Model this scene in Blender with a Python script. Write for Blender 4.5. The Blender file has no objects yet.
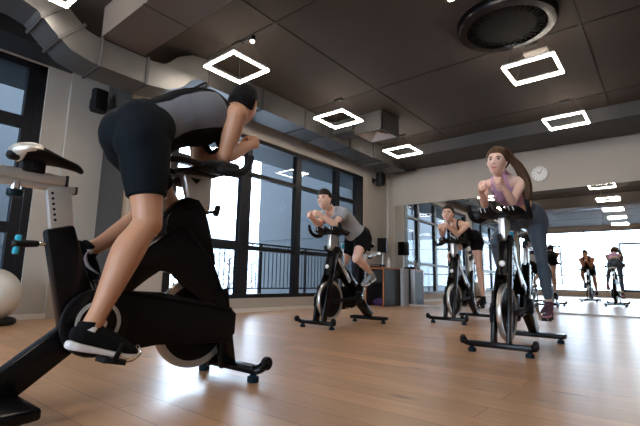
import bpy, bmesh, math, random
from mathutils import Vector, Matrix, noise
random.seed(7)
SC = bpy.context.scene
COL = SC.collection
PI = math.pi
V = Vector

# ------------------------------------------------------------------ helpers
def lerp(a, b, t): return a + (b - a) * t

def catmull(P, n):
    out = []
    L = len(P)
    for i in range(L - 1):
        p0 = P[max(i - 1, 0)]; p1 = P[i]; p2 = P[i + 1]; p3 = P[min(i + 2, L - 1)]
        for k in range(n):
            t = k / n
            out.append([0.5 * (2 * b + (c - a) * t + (2 * a - 5 * b + 4 * c - d) * t * t + (3 * b - a - 3 * c + d) * t ** 3)
                        for a, b, c, d in zip(p0, p1, p2, p3)])
    out.append(list(P[-1]))
    return out

class MB:
    """collects shapes; build() links them as ONE mesh object"""
    def __init__(s): s.v = []; s.f = []; s.m = []
    def add(s, vs, fs, mat=0):
        o = len(s.v)
        s.v += [tuple(v) for v in vs]
        s.f += [tuple(i + o for i in f) for f in fs]
        s.m += [mat] * len(fs)
    def box(s, c, size, mat=0, rot=None, bev=0.0, seg=2):
        bm = bmesh.new()
        bmesh.ops.create_cube(bm, size=1)
        for v in bm.verts: v.co = V((v.co.x * size[0], v.co.y * size[1], v.co.z * size[2]))
        if bev > 0:
            bmesh.ops.bevel(bm, geom=list(bm.edges), offset=bev, segments=seg, profile=.5, affect='EDGES')
        M = Matrix.Translation(V(c)) @ (rot.to_4x4() if rot is not None else Matrix())
        bm.verts.index_update()
        s.add([M @ v.co for v in bm.verts], [[v.index for v in f.verts] for f in bm.faces], mat)
        bm.free()
    def bar(s, a, b, w, h, mat=0, side=(1, 0, 0), bev=0.0, w2=None, h2=None):
        """box running a->b; w along side, h across; tapered to w2,h2"""
        a = V(a); b = V(b); t = (b - a).normalized()
        sd = V(side); sd = (sd - t * sd.dot(t)).normalized(); n = sd.cross(t)
        w2 = w if w2 is None else w2; h2 = h if h2 is None else h2
        bm = bmesh.new()
        ring = []
        for p, ww, hh in ((a, w, h), (b, w2, h2)):
            ring.append([bm.verts.new(p + sd * x * ww / 2 + n * y * hh / 2) for x, y in ((-1, -1), (1, -1), (1, 1), (-1, 1))])
        for i in range(4):
            bm.faces.new((ring[0][i], ring[0][(i + 1) % 4], ring[1][(i + 1) % 4], ring[1][i]))
        bm.faces.new(ring[0][::-1]); bm.faces.new(ring[1])
        if bev > 0: bmesh.ops.bevel(bm, geom=list(bm.edges), offset=bev, segments=2, profile=.5, affect='EDGES')
        bmesh.ops.recalc_face_normals(bm, faces=list(bm.faces))
        bm.verts.index_update()
        s.add([v.co.copy() for v in bm.verts], [[v.index for v in f.verts] for f in bm.faces], mat)
        bm.free()
    def sweep(s, path, radii, seg=12, side=None, mat=0, cap='round', sub=0, n=2.0, closed=False):
        P = [V(p) for p in path]
        R = [(r, r) if not isinstance(r, (tuple, list)) else tuple(r) for r in (radii if isinstance(radii, (list,)) else [radii] * len(P))]
        if sub and len(P) > 2:
            q = catmull([list(p) + list(r) for p, r in zip(P, R)], sub)
            P = [V(x[:3]) for x in q]; R = [(max(x[3], 1e-4), max(x[4], 1e-4)) for x in q]
        N = len(P); T = []
        for i in range(N):
            if closed: t = P[(i + 1) % N] - P[i - 1]
            else: t = P[min(i + 1, N - 1)] - P[max(i - 1, 0)]
            T.append(t.normalized())
        if cap == 'round' and not closed:
            for end in (0, 1):
                i = 0 if end == 0 else len(P) - 1
                p, r, t = P[i], R[i], T[i] * (-1 if end == 0 else 1)
                rr = min(r); add = []
                for k in (1, 2, 3):
                    a = k / 3 * PI / 2 * .97
                    add.append((p + t * rr * math.sin(a), (r[0] * math.cos(a), r[1] * math.cos(a)), T[i]))
                for pp, r2, tt in add:
                    if end == 0: P.insert(0, pp); R.insert(0, r2); T.insert(0, tt)
                    else: P.append(pp); R.append(r2); T.append(tt)
        N = len(P)
        vs = []; fs = []
        sd = V(side) if side is not None else None
        prev = None
        for i in range(N):
            t = T[i]
            if sd is not None:
                x = sd - t * sd.dot(t)
                if x.length < 1e-3: x = prev if prev else t.orthogonal()
            else:
                x = (prev - t * prev.dot(t)) if prev is not None else t.orthogonal()
            x = x.normalized(); prev = x; y = t.cross(x)
            for k in range(seg):
                a = 2 * PI * k / seg; c, q = math.cos(a), math.sin(a)
                if n != 2.0:
                    c = math.copysign(abs(c) ** (2 / n), c); q = math.copysign(abs(q) ** (2 / n), q)
                vs.append(P[i] + x * c * R[i][0] + y * q * R[i][1])
        for i in range(N if closed else N - 1):
            j = (i + 1) % N
            for k in range(seg):
                k2 = (k + 1) % seg
                fs.append((i * seg + k, i * seg + k2, j * seg + k2, j * seg + k))
        if not closed:
            fs.append(tuple(range(seg))[::-1]); fs.append(tuple((N - 1) * seg + k for k in range(seg)))
        s.add(vs, fs, mat)
    def ball(s, c, r, mat=0, axes=None, nu=16, nv=10):
        r = (r, r, r) if not isinstance(r, (tuple, list)) else r
        A = axes or (V((1, 0, 0)), V((0, 1, 0)), V((0, 0, 1)))
        c = V(c); vs = [c + A[2] * r[2]]; fs = []
        for j in range(1, nv):
            th = PI * j / nv
            for i in range(nu):
                ph = 2 * PI * i / nu
                vs.append(c + A[0] * r[0] * math.sin(th) * math.cos(ph) + A[1] * r[1] * math.sin(th) * math.sin(ph) + A[2] * r[2] * math.cos(th))
        vs.append(c - A[2] * r[2]); b = len(vs) - 1
        for i in range(nu):
            k = (i + 1) % nu
            fs.append((0, 1 + i, 1 + k))
            for j in range(nv - 2):
                o = 1 + j * nu
                fs.append((o + i, o + nu + i, o + nu + k, o + k))
            o = 1 + (nv - 2) * nu
            fs.append((o + i, b, o + k))
        s.add(vs, fs, mat)
    def lathe(s, prof, c=(0, 0, 0), axis='z', seg=32, mat=0):
        """prof: list of (r, h), closed loop profile not needed: ends at r=0 are welded by degenerate rings"""
        c = V(c); vs = []; fs = []
        for r, h in prof:
            for k in range(seg):
                a = 2 * PI * k / seg; x, y = r * math.cos(a), r * math.sin(a)
                vs.append(c + {'z': V((x, y, h)), 'x': V((h, x, y)), 'y': V((y, h, x))}[axis])
        n = len(prof)
        for i in range(n - 1):
            for k in range(seg):
                k2 = (k + 1) % seg
                fs.append((i * seg + k, i * seg + k2, (i + 1) * seg + k2, (i + 1) * seg + k))
        if tuple(prof[0]) == tuple(prof[-1]): s.add(vs, fs, mat); return
        if prof[0][0] > 1e-5: fs.append(tuple(range(seg))[::-1])
        if prof[-1][0] > 1e-5: fs.append(tuple((n - 1) * seg + k for k in range(seg)))
        s.add(vs, fs, mat)
    def cyl(s, a, b, r, seg=16, mat=0, r2=None):
        s.sweep([a, b], [r, r if r2 is None else r2], seg=seg, mat=mat, cap='flat')
    def prism(s, pts, x0, x1, mat=0, bev=0.0, plane='yz'):
        bm = bmesh.new()
        mk = {'yz': lambda p, h: V((h, p[0], p[1])), 'xz': lambda p, h: V((p[0], h, p[1])), 'xy': lambda p, h: V((p[0], p[1], h))}[plane]
        a = [bm.verts.new(mk(p, x0)) for p in pts]; b = [bm.verts.new(mk(p, x1)) for p in pts]
        n = len(pts)
        for i in range(n): bm.faces.new((a[i], a[(i + 1) % n], b[(i + 1) % n], b[i]))
        bm.faces.new(a[::-1]); bm.faces.new(b)
        bmesh.ops.recalc_face_normals(bm, faces=list(bm.faces))
        if bev > 0:
            es = [e for e in bm.edges if abs((e.verts[0].co - e.verts[1].co).normalized().dot({'yz': V((1, 0, 0)), 'xz': V((0, 1, 0)), 'xy': V((0, 0, 1))}[plane])) < .5]
            bmesh.ops.bevel(bm, geom=es, offset=bev, segments=2, profile=.5, affect='EDGES')
        bm.verts.index_update()
        s.add([v.co.copy() for v in bm.verts], [[v.index for v in f.verts] for f in bm.faces], mat)
        bm.free()
    def mesh(s, name, mats, sharp=40):
        me = bpy.data.meshes.new(name)
        me.from_pydata(s.v, [], s.f)
        for m in (mats if isinstance(mats, (list, tuple)) else [mats]): me.materials.append(m)
        me.polygons.foreach_set('material_index', s.m)
        me.validate()
        bm = bmesh.new(); bm.from_mesh(me)
        bmesh.ops.recalc_face_normals(bm, faces=list(bm.faces))
        bm.to_mesh(me); bm.free()
        if sharp:
            me.shade_smooth(); me.set_sharp_from_angle(angle=math.radians(sharp))
        return me
    def build(s, name, mats, parent=None, loc=(0, 0, 0), rotz=0, sharp=40):
        return link(name, s.mesh(name, mats, sharp), parent, loc, rotz)

def link(name, me, parent=None, loc=(0, 0, 0), rotz=0):
    o = bpy.data.objects.new(name, me); COL.objects.link(o)
    o.parent = parent; o.location = loc; o.rotation_euler = (0, 0, rotz)
    return o
def tag(o, label, cat, group=None):
    o['label'] = label; o['category'] = cat
    if group: o['group'] = group
    return o
def thing(name, label, cat, loc=(0, 0, 0), rotz=0, group=None):
    o = link(name, None, None, loc, rotz); o.empty_display_size = .1
    return tag(o, label, cat, group)
def struct(o): o['kind'] = 'structure'; return o
def dup(root, loc, label=None, rotz=None):
    r = root.copy(); COL.objects.link(r); r.location = loc
    if rotz is not None: r.rotation_euler = (0, 0, rotz)
    if label: r['label'] = label
    for ch in list(root.children):
        c = ch.copy(); COL.objects.link(c); c.parent = r
        for g in list(ch.children):
            d = g.copy(); COL.objects.link(d); d.parent = c
    return r

def fuse(mb, name, voxel, iters=3, fac=.5):
    """one continuous skin over all shapes of mb"""
    me = mb.mesh(name + '_raw', [], 0)
    o = bpy.data.objects.new('tmp', me); COL.objects.link(o)
    m = o.modifiers.new('r', 'REMESH'); m.mode = 'VOXEL'; m.voxel_size = voxel; m.adaptivity = 0
    sm = o.modifiers.new('s', 'SMOOTH'); sm.factor = fac; sm.iterations = iters
    dg = bpy.context.evaluated_depsgraph_get()
    out = bpy.data.meshes.new_from_object(o.evaluated_get(dg))
    bpy.data.objects.remove(o); bpy.data.meshes.remove(me)
    out.name = name; out.shade_smooth()
    return out

def join_mesh(name, meshes):
    bm = bmesh.new()
    for m in meshes: bm.from_mesh(m); bpy.data.meshes.remove(m)
    out = bpy.data.meshes.new(name); bm.to_mesh(out); bm.free(); out.shade_smooth()
    return out

# ------------------------------------------------------------------ materials
def mat(name, col, rough=.5, metal=0.0, spec=.5, coat=0.0, var=0.0, vscale=8.0, bump=0.0, bscale=60.0, emit=None, estr=0.0, sheen=0.0, sss=0.0):
    m = bpy.data.materials.new(name); m.use_nodes = True
    nt = m.node_tree; b = nt.nodes['Principled BSDF']
    b.inputs['Roughness'].default_value = rough; b.inputs['Metallic'].default_value = metal
    b.inputs['Specular IOR Level'].default_value = spec; b.inputs['Coat Weight'].default_value = coat
    b.inputs['Sheen Weight'].default_value = sheen
    c = (*col, 1); b.inputs['Base Color'].default_value = c
    tc = nt.nodes.new('ShaderNodeTexCoord')
    if sss:
        b.inputs['Subsurface Weight'].default_value = sss; b.inputs['Subsurface Radius'].default_value = (1, .35, .2); b.inputs['Subsurface Scale'].default_value = .01
    if var > 0:
        n = nt.nodes.new('ShaderNodeTexNoise'); n.inputs['Scale'].default_value = vscale; n.inputs['Detail'].default_value = 5
        r = nt.nodes.new('ShaderNodeMix'); r.data_type = 'RGBA'
        r.inputs[6].default_value = tuple(x * (1 - var) for x in col) + (1,); r.inputs[7].default_value = tuple(min(1, x * (1 + var)) for x in col) + (1,)
        nt.links.new(tc.outputs['Object'], n.inputs['Vector']); nt.links.new(n.outputs['Fac'], r.inputs[0]); nt.links.new(r.outputs[2], b.inputs['Base Color'])
    if bump > 0:
        n = nt.nodes.new('ShaderNodeTexNoise'); n.inputs['Scale'].default_value = bscale; n.inputs['Detail'].default_value = 3
        u = nt.nodes.new('ShaderNodeBump'); u.inputs['Strength'].default_value = bump; u.inputs['Distance'].default_value = .01
        nt.links.new(tc.outputs['Object'], n.inputs['Vector']); nt.links.new(n.outputs['Fac'], u.inputs['Height']); nt.links.new(u.outputs['Normal'], b.inputs['Normal'])
    if emit:
        b.inputs['Emission Color'].default_value = (*emit, 1); b.inputs['Emission Strength'].default_value = estr
    return m

def glass_mat(name, tint, gl=.12):
    m = bpy.data.materials.new(name); m.use_nodes = True; nt = m.node_tree; nt.nodes.clear()
    out = nt.nodes.new('ShaderNodeOutputMaterial'); mx = nt.nodes.new('ShaderNodeMixShader')
    t = nt.nodes.new('ShaderNodeBsdfTransparent'); t.inputs['Color'].default_value = (*tint, 1)
    g = nt.nodes.new('ShaderNodeBsdfGlossy'); g.inputs['Roughness'].default_value = .01; g.inputs['Color'].default_value = (.9, .95, 1, 1)
    fr = nt.nodes.new('ShaderNodeFresnel'); fr.inputs['IOR'].default_value = 1.5
    mm = nt.nodes.new('ShaderNodeMath'); mm.operation = 'MULTIPLY_ADD'; mm.inputs[1].default_value = .45; mm.inputs[2].default_value = gl * .15
    ge = nt.nodes.new('ShaderNodeNewGeometry'); iv = nt.nodes.new('ShaderNodeMath'); iv.operation = 'SUBTRACT'; iv.inputs[0].default_value = 1
    m2 = nt.nodes.new('ShaderNodeMath'); m2.operation = 'MULTIPLY'
    nt.links.new(ge.outputs['Backfacing'], iv.inputs[1]); nt.links.new(fr.outputs[0], mm.inputs[0])
    nt.links.new(mm.outputs[0], m2.inputs[0]); nt.links.new(iv.outputs[0], m2.inputs[1]); nt.links.new(m2.outputs[0], mx.inputs[0])
    nt.links.new(t.outputs[0], mx.inputs[1]); nt.links.new(g.outputs[0], mx.inputs[2]); nt.links.new(mx.outputs[0], out.inputs[0])
    return m

def floor_mat():
    m = bpy.data.materials.new('oak_planks'); m.use_nodes = True; nt = m.node_tree; b = nt.nodes['Principled BSDF']
    N = nt.nodes.new; L = nt.links.new
    tc = N('ShaderNodeTexCoord')
    br = N('ShaderNodeTexBrick'); br.offset = .37; br.inputs['Scale'].default_value = 1
    br.inputs['Brick Width'].default_value = 1.9; br.inputs['Row Height'].default_value = .19; br.inputs['Mortar Size'].default_value = .0022
    br.inputs['Color1'].default_value = (0, 0, 0, 1); br.inputs['Color2'].default_value = (1, 1, 1, 1); br.inputs['Mortar'].default_value = (.4, .4, .4, 1); br.inputs['Bias'].default_value = 0
    L(tc.outputs['Object'], br.inputs['Vector'])
    mp = N('ShaderNodeMapping'); mp.inputs['Scale'].default_value = (1.0, 7, 1); L(tc.outputs['Object'], mp.inputs['Vector'])
    n1 = N('ShaderNodeTexNoise'); n1.inputs['Scale'].default_value = 2; n1.inputs['Detail'].default_value = 5; n1.inputs['Distortion'].default_value = .6; L(mp.outputs[0], n1.inputs['Vector'])
    r1 = N('ShaderNodeValToRGB'); r1.color_ramp.elements[0].position = .2; r1.color_ramp.elements[0].color = (.47, .255, .132, 1); r1.color_ramp.elements[1].position = .7; r1.color_ramp.elements[1].color = (.575, .335, .185, 1)
    L(n1.outputs['Fac'], r1.inputs[0])
    mx = N('ShaderNodeMix'); mx.data_type = 'RGBA'; mx.blend_type = 'MULTIPLY'; mx.inputs[0].default_value = 1
    r2 = N('ShaderNodeValToRGB'); r2.color_ramp.elements[0].color = (.80, .78, .76, 1); r2.color_ramp.elements[1].color = (1.08, 1.07, 1.05, 1)
    L(br.outputs['Color'], r2.inputs[0]); L(r1.outputs[0], mx.inputs[6]); L(r2.outputs[0], mx.inputs[7])
    # knots
    mp2 = N('ShaderNodeMapping'); mp2.inputs['Scale'].default_value = (1.6, 5.2, 1); L(tc.outputs['Object'], mp2.inputs['Vector'])
    vo = N('ShaderNodeTexVoronoi'); vo.inputs['Scale'].default_value = .9; L(mp2.outputs[0], vo.inputs['Vector'])
    r3 = N('ShaderNodeValToRGB'); r3.color_ramp.elements[0].position = .03; r3.color_ramp.elements[0].color = (.35, .28, .22, 1); r3.color_ramp.elements[1].position = .15; r3.color_ramp.elements[1].color = (1, 1, 1, 1)
    L(vo.outputs['Distance'], r3.inputs[0])
    m2 = N('ShaderNodeMix'); m2.data_type = 'RGBA'; m2.blend_type = 'MULTIPLY'; m2.inputs[0].default_value = .8
    L(mx.outputs[2], m2.inputs[6]); L(r3.outputs[0], m2.inputs[7])
    m3 = N('ShaderNodeMix'); m3.data_type = 'RGBA'; m3.blend_type = 'MIX'; m3.inputs[7].default_value = (.2, .1, .05, 1)
    L(br.outputs['Fac'], m3.inputs[0]); L(m2.outputs[2], m3.inputs[6]); L(m3.outputs[2], b.inputs['Base Color'])
    n2 = N('ShaderNodeTexNoise'); n2.inputs['Scale'].default_value = 2.5; n2.inputs['Detail'].default_value = 4; L(mp.outputs[0], n2.inputs['Vector'])
    mr = N('ShaderNodeMapRange'); mr.inputs[3].default_value = .27; mr.inputs[4].default_value = .36; L(n2.outputs['Fac'], mr.inputs[0]); L(mr.outputs[0], b.inputs['Roughness'])
    bu = N('ShaderNodeBump'); bu.inputs['Strength'].default_value = .02; bu.inputs['Distance'].default_value = .004; L(n1.outputs['Fac'], bu.inputs['Height']); L(bu.outputs[0], b.inputs['Normal'])
    b.inputs['Specular IOR Level'].default_value = .7
    return m

M = dict(
    floor=floor_mat(),
    wall=mat('warm_grey_plaster', (.40, .36, .312), .85, var=.07, vscale=2.5, bump=.05, bscale=25),
    wall_shade=mat('shade_toned_plaster', (.045, .039, .034), .85, var=.08, vscale=3),
    base=mat('white_baseboard', (.62, .58, .52), .5),
    ceil=mat('dark_brown_ceiling', (.036, .027, .023), .9, var=.12, vscale=1.2),
    seam=mat('black_seam', (.02, .018, .017), .8),
    beam=mat('painted_beam', (.14, .118, .105), .9, var=.1, vscale=2),
    frame=mat('black_window_frame', (.006, .007, .010), .45, spec=.25),
    glass=glass_mat('window_glass', (.86, .93, 1.0)),
    mirror=mat('mirror_silver', (.86, .88, .88), .012, 1.0),
    duct=mat('galvanised_steel', (.135, .132, .13), .46, .75, var=.18, vscale=3),
    ductd=mat('painted_duct', (.055, .053, .053), .65, .1, var=.1, vscale=2),
    lamp=mat('led_diffuser', (1, 1, 1), .5, emit=(1, .88, .74), estr=38),
    wire=mat('steel_wire', (.1, .1, .1), .5, .5),
    white=mat('white_plastic', (.75, .74, .72), .4),
    offw=mat('off_white_plaster_plate', (.5, .47, .44), .7),
    black=mat('black_plastic', (.007, .007, .008), .5, spec=.22),
    rubber=mat('black_rubber', (.006, .006, .007), .6, spec=.18),
    gloss=mat('gloss_black_paint', (.003, .003, .004), .25, spec=.22),
    satin=mat('satin_black_paint', (.004, .004, .005), .5, spec=.15),
    silver=mat('brushed_aluminium', (.68, .66, .63), .35, .75, var=.06),
    chrome=mat('chrome', (.8, .8, .8), .12, 1.0),
    steel=mat('flywheel_steel', (.55, .52, .48), .28, .85),
    teal=mat('turquoise_plastic', (.03, .42, .60), .35),
    bluefoot=mat('dark_blue_rubber', (.004, .014, .022), .5, spec=.15),
    grey=mat('grey_ring', (.5, .5, .48), .4),
    speaker=mat('speaker_grille', (.008, .008, .008), .85, spec=.08, bump=.2, bscale=220),
    ballm=mat('pearl_vinyl', (.62, .61, .58), .3, var=.03),
    desk=mat('dark_laminate', (.014, .012, .012), .5, var=.1),
    orange=mat('orange_edge_band', (.50, .16, .05), .45),
    greyp=mat('light_grey_laminate', (.36, .39, .42), .5),
    purple=mat('purple_nylon', (.05, .015, .09), .6),
    screen=mat('dark_screen', (.01, .01, .012), .15),
    clockf=mat('clock_face', (.78, .76, .72), .4),
    concrete=mat('balcony_concrete', (.10, .105, .11), .9, var=.1, vscale=2),
    panel=mat('blue_grey_cladding', (.021, .027, .033), .7, var=.04, vscale=1),
    panel2=mat('dark_blue_grey_cladding', (.018, .024, .030), .7, var=.05, vscale=1),
    snow=mat('snowy_ground', (.75, .78, .82), .9, var=.05, vscale=.5),
    bark=mat('winter_twigs', (.12, .11, .11), .9, var=.2),
    frost=mat('frosted_foliage', (.5, .53, .56), .9, var=.3, vscale=3),
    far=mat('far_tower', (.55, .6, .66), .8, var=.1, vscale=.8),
    skin1=mat('tan_skin', (.50, .25, .145), .46, var=.06, vscale=12, sss=.08),
    skin2=mat('fair_skin', (.76, .48, .37), .48, var=.05, vscale=12, sss=.08),
    skin3=mat('warm_fair_skin', (.70, .42, .31), .48, var=.05, vscale=12, sss=.08),
    eye=mat('eye_white', (.8, .78, .75), .2), iris=mat('dark_iris', (.03, .02, .015), .15),
    lip=mat('lips', (.50, .17, .15), .4), brow=mat('brow_hair', (.035, .02, .013), .8), teeth=mat('teeth', (.85, .82, .76), .3),
    hairb=mat('black_hair', (.006, .005, .005), .75, spec=.12, bump=.25, bscale=45), hairdb=mat('dark_brown_hair', (.020, .011, .008), .65, spec=.2, bump=.25, bscale=45),
    hairbr=mat('chestnut_hair', (.07, .033, .016), .62, spec=.25, var=.35, vscale=30, bump=.25, bscale=35),
    knit=mat('grey_jersey', (.115, .12, .138), .85, var=.05, bump=.15, bscale=30, sheen=.1),
    tee=mat('light_grey_cotton', (.33, .35, .38), .9, var=.05, bump=.15, bscale=25, sheen=.1),
    blackc=mat('black_sportswear', (.005, .005, .006), .85, spec=.12),
    navy=mat('dark_teal_shorts', (.004, .007, .010), .8, spec=.12),
    lilac=mat('lilac_sports_top', (.52, .30, .44), .8, bump=.1, bscale=40),
    legg=mat('slate_leggings', (.065, .085, .115), .7, var=.15, vscale=25),
    shoew=mat('white_sole', (.72, .70, .70), .5), shoeg=mat('grey_mesh_shoe', (.22, .25, .27), .8),
    pink=mat('pink_sole', (.55, .22, .30), .6), plum=mat('plum_shoe', (.10, .045, .075), .7), sock=mat('white_sock', (.7, .7, .68), .9),
)

# ------------------------------------------------------------------ camera (calibrated from the room's lines)
HC = .56
F, PITCH, ROLL, YAW = 423.5, .159, .019, .691
fw = V((-math.sin(YAW) * math.cos(PITCH), math.cos(YAW) * math.cos(PITCH), math.sin(PITCH)))
r0 = V((math.cos(YAW), math.sin(YAW), 0)); u0 = r0.cross(fw)
rt = r0 * math.cos(ROLL) + u0 * math.sin(ROLL); up = u0 * math.cos(ROLL) - r0 * math.sin(ROLL)
cd = bpy.data.cameras.new('camera'); cam = bpy.data.objects.new('camera', cd); COL.objects.link(cam)
cam.matrix_world = Matrix(((rt.x, up.x, -fw.x, 0), (rt.y, up.y, -fw.y, 0), (rt.z, up.z, -fw.z, HC), (0, 0, 0, 1)))
cd.sensor_width = 36; cd.lens = F / 640 * 36; cd.clip_start = .02; cd.clip_end = 400
SC.camera = cam

# ------------------------------------------------------------------ room shell
XL, XW, YB, XR, YR, CZ = -6.5, -5.72, 9.72, 3.6, -6.6, 3.68
YJ = 2.66          # where the left wall steps forward to the long window wall
TH = .22
def wall_with_holes(name, axis, pos, thick, a0, a1, z1, holes, m):
    """wall along 'y' (at x=pos, body towards -x) or 'x' (at y=pos, body towards sign of thick)"""
    mb = MB()
    def seg(p0, p1, za, zb):
        if p1 - p0 < 1e-4 or zb - za < 1e-4: return
        if axis == 'y': mb.box((pos + thick / 2, (p0 + p1) / 2, (za + zb) / 2), (abs(thick), p1 - p0, zb - za))
        else: mb.box(((p0 + p1) / 2, pos + thick / 2, (za + zb) / 2), (p1 - p0, abs(thick), zb - za))
    cur = a0
    for h0, h1, zb, zt in sorted(holes):
        seg(cur, h0, 0, z1); seg(h0, h1, 0, zb); seg(h0, h1, zt, z1); cur = h1
    seg(cur, a1, 0, z1)
    return struct(mb.build(name, m, sharp=0))

mb = MB(); mb.prism([(XL - .2, YR - .2), (XR + .2, YR - .2), (XR + .2, YB + .3), (XW - .2, YB + .3), (XW - .2, YJ + .1), (XL - .2, YJ + .1)], -.1, 0, plane='xy'); struct(mb.build('floor', M['floor'], sharp=0))
mb = MB(); mb.box(((XL + XR) / 2 - .1, (YB + YR) / 2, CZ + .06), (XR - XL + .8, YB - YR + .8, .12)); struct(mb.build('ceiling', M['ceil'], sharp=0))
# ceiling panel seams
mb = MB()
for x in (-3.5, -.6, 2.2): mb.box((x, (YB + YR) / 2, CZ - .004), (.035, YB - YR - .1, .012))
for y in (-3.6, -1.4, 1.05, 3.3, 5.6, 7.95): mb.box(((XW + XR) / 2, y, CZ - .0045), (XR - XW - .1, .035, .013))
struct(mb.build('trim_1', M['seam'], sharp=0))

W1 = (-4.2, 1.84, .22, 3.46)      # left window
W2 = (3.35, 8.62, .24, 3.15)      # long window wall
wall_with_holes('wall_left', 'y', XL, -TH, YR, YJ, CZ, [W1], M['wall'])
wall_with_holes('wall_window', 'y', XW, -TH, YJ, YB, CZ, [W2], M['wall'])
mb = MB(); mb.box(((XL + XW) / 2 - .11, YJ + .11, CZ / 2), (XW - XL - .22 - .002, .22, CZ)); mb.box((XL + .03, YJ - .268, CZ / 2), (.06, .53, CZ)); o = struct(mb.build('wall_return', M['wall'], sharp=0))
mb = MB(); mb.box(((XL + XW) / 2 + .02, YJ - .006, CZ / 2), (XW - XL + .02, .012, CZ - .01)); struct(mb.build('trim_shade', M['wall_shade'], sharp=0))  # thin dark sheet on the return face, its shade put into the colour
# back wall, very slightly out of square
ROTB = .016
def yb(x): return YB + (x + 3.0) * ROTB
mb = MB()
L = XR - XL + .6
mb.box(((XL + XR) / 2, yb((XL + XR) / 2) + .11, CZ / 2), (L, .2, CZ), rot=Matrix.Rotation(ROTB, 3, 'Z')); struct(mb.build('wall_back', M['wall'], sharp=0))
mb = MB(); mb.box((XR + .1, (YB + YR) / 2, CZ / 2), (.2, YB - YR + .6, CZ)); struct(mb.build('wall_right', M['wall'], sharp=0))
RW = [(-6.1, 3.4, .3, 3.42)]
wall_with_holes('wall_rear', 'x', YR, -TH, XL - TH, XR + .2, CZ, RW, M['wall'])
# baseboards
mb = MB(); mb.box((XL + .066, (YR + 1.9) / 2 + .12, .035), (.012, 1.9 - YR - .24 + .46, .07)); struct(mb.build('baseboard_left', M['base'], sharp=0))
mb = MB(); mb.box((XW + .008, (YJ + YB) / 2, .035), (.014, YB - YJ - .04, .07)); struct(mb.build('baseboard_window', M['base'], sharp=0))
mb = MB(); mb.box((XR - .008, (YR + YB) / 2, .035), (.014, YB - YR - .1, .07)); struct(mb.build('baseboard_right', M['base'], sharp=0))
mb = MB(); mb.box((-5.58, yb(-5.6) - .003, .035), (.2, .014, .07)); struct(mb.build('baseboard_back', M['base'], sharp=0))

# windows: frame, sashes and glass
def window(name, axis, pos, W, muls, rails, depth=.12, sashes=(), fr=.07):
    """muls: (a0,a1,z0,z1) uprights; rails: (a0,a1,z0,z1) cross members; axis 'y': window in plane x=pos"""
    a0, a1, z0, z1 = W
    mb = MB()
    def b(p0, p1, za, zb, d=depth, off=0):
        c, s = ((pos + off, (p0 + p1) / 2, (za + zb) / 2), (d, p1 - p0, zb - za)) if axis == 'y' else (((p0 + p1) / 2, pos + off, (za + zb) / 2), (p1 - p0, d, zb - za))
        mb.box(c, s, bev=.006, seg=1)
    b(a0, a1, z0, z0 + fr); b(a0, a1, z1 - fr, z1); b(a0, a0 + fr, z0, z1); b(a1 - fr, a1, z0, z1)
    for m in muls: b(*m, d=depth - .01)
    for r in rails: b(*r, d=depth - .02)
    for (p0, p1, za, zb) in sashes:
        w = .07
        b(p0, p1, za, za + w, depth + .03); b(p0, p1, zb - w, zb, depth + .03); b(p0, p0 + w, za, zb, depth + .03); b(p1 - w, p1, za, zb, depth + .03)
    o = struct(mb.build(name, M['frame']))
    g = MB()
    c, s = ((pos, (a0 + a1) / 2, (z0 + z1) / 2), (.012, a1 - a0 - .02, z1 - z0 - .02)) if axis == 'y' else (((a0 + a1) / 2, pos, (z0 + z1) / 2), (a1 - a0 - .02, .012, z1 - z0 - .02))
    g.box(c, s)
    g.build('glass_pane', M['glass'], o, sharp=0)
    return o
window('window_1', 'y', XL - .10, W1,
       [(1.62, 1.84, .24, 3.4), (.1, .28, .24, 3.4), (-1.4, -1.25, .24, 3.4), (-2.8, -2.65, .24, 3.4)],
       [(-4.2, 1.84, 2.52, 2.68), (-4.2, 1.84, 1.1, 1.24)], fr=.1)
window('window_2', 'y', XW - .09, W2,
       [(4.76, 5.0, .26, 2.45), (4.88, 5.0, 2.4, 3.12), (6.18, 6.35, .26, 3.12), (7.5, 7.66, .26, 3.12), (8.32, 8.6, .26, 3.12), (3.4, 3.5, .26, 3.12)],
       [(3.35, 5.0, 2.34, 2.5), (5.0, 8.6, 2.42, 2.5), (3.35, 5.0, 1.06, 1.2), (5.0, 8.6, 1.08, 1.16)], fr=.07)
window('window_3', 'x', YR - .09, RW[0], [(x - .02, x + .02, .32, 3.4) for x in (-3.95, -2.9, -1.45, -.4, 1.0, 2.2)], [(-6.1, 3.4, 1.08, 1.14), (-6.1, 3.4, 2.72, 2.75)],
       sashes=[(-4.98, -4.02, .6, 2.7), (-1.42, -.42, .35, 2.72)], fr=.05)

# wall mirror, built of four butted sheets
MX = [-5.46, -3.2, -.94, 1.32, 3.5]
mroot = thing('wall_mirror', 'large frameless wall mirror covering the lower back wall', 'mirror', (0, 0, 0))
for a, b in zip(MX[:-1], MX[1:]):
    mb = MB(); x = (a + b) / 2
    mb.box((x, yb(x) - .004, 1.28), (b - a - .003, .008, 2.5), rot=Matrix.Rotation(ROTB, 3, 'Z')); mb.build('mirror_sheet', M['mirror'], mroot, sharp=0)
mb = MB(); x = (MX[0] + MX[-1]) / 2
mb.box((x, yb(x) - .009, .015), (MX[-1] - MX[0], .016, .03), rot=Matrix.Rotation(ROTB, 3, 'Z')); mb.build('bottom_rail', M['base'], mroot, sharp=0)

# big painted beam along x at the left
mb = MB(); mb.box(((-4.86 + XR) / 2, 2.11, (3.3 + CZ) / 2 - .002), (XR + 4.86, .52, CZ - 3.3)); struct(mb.build('trim_3', M['beam'], sharp=0))
mb = MB(); mb.box((-3.9, 2.11, 3.302), (.012, .53, .012)); struct(mb.build('trim_4', M['seam'], sharp=0))

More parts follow.
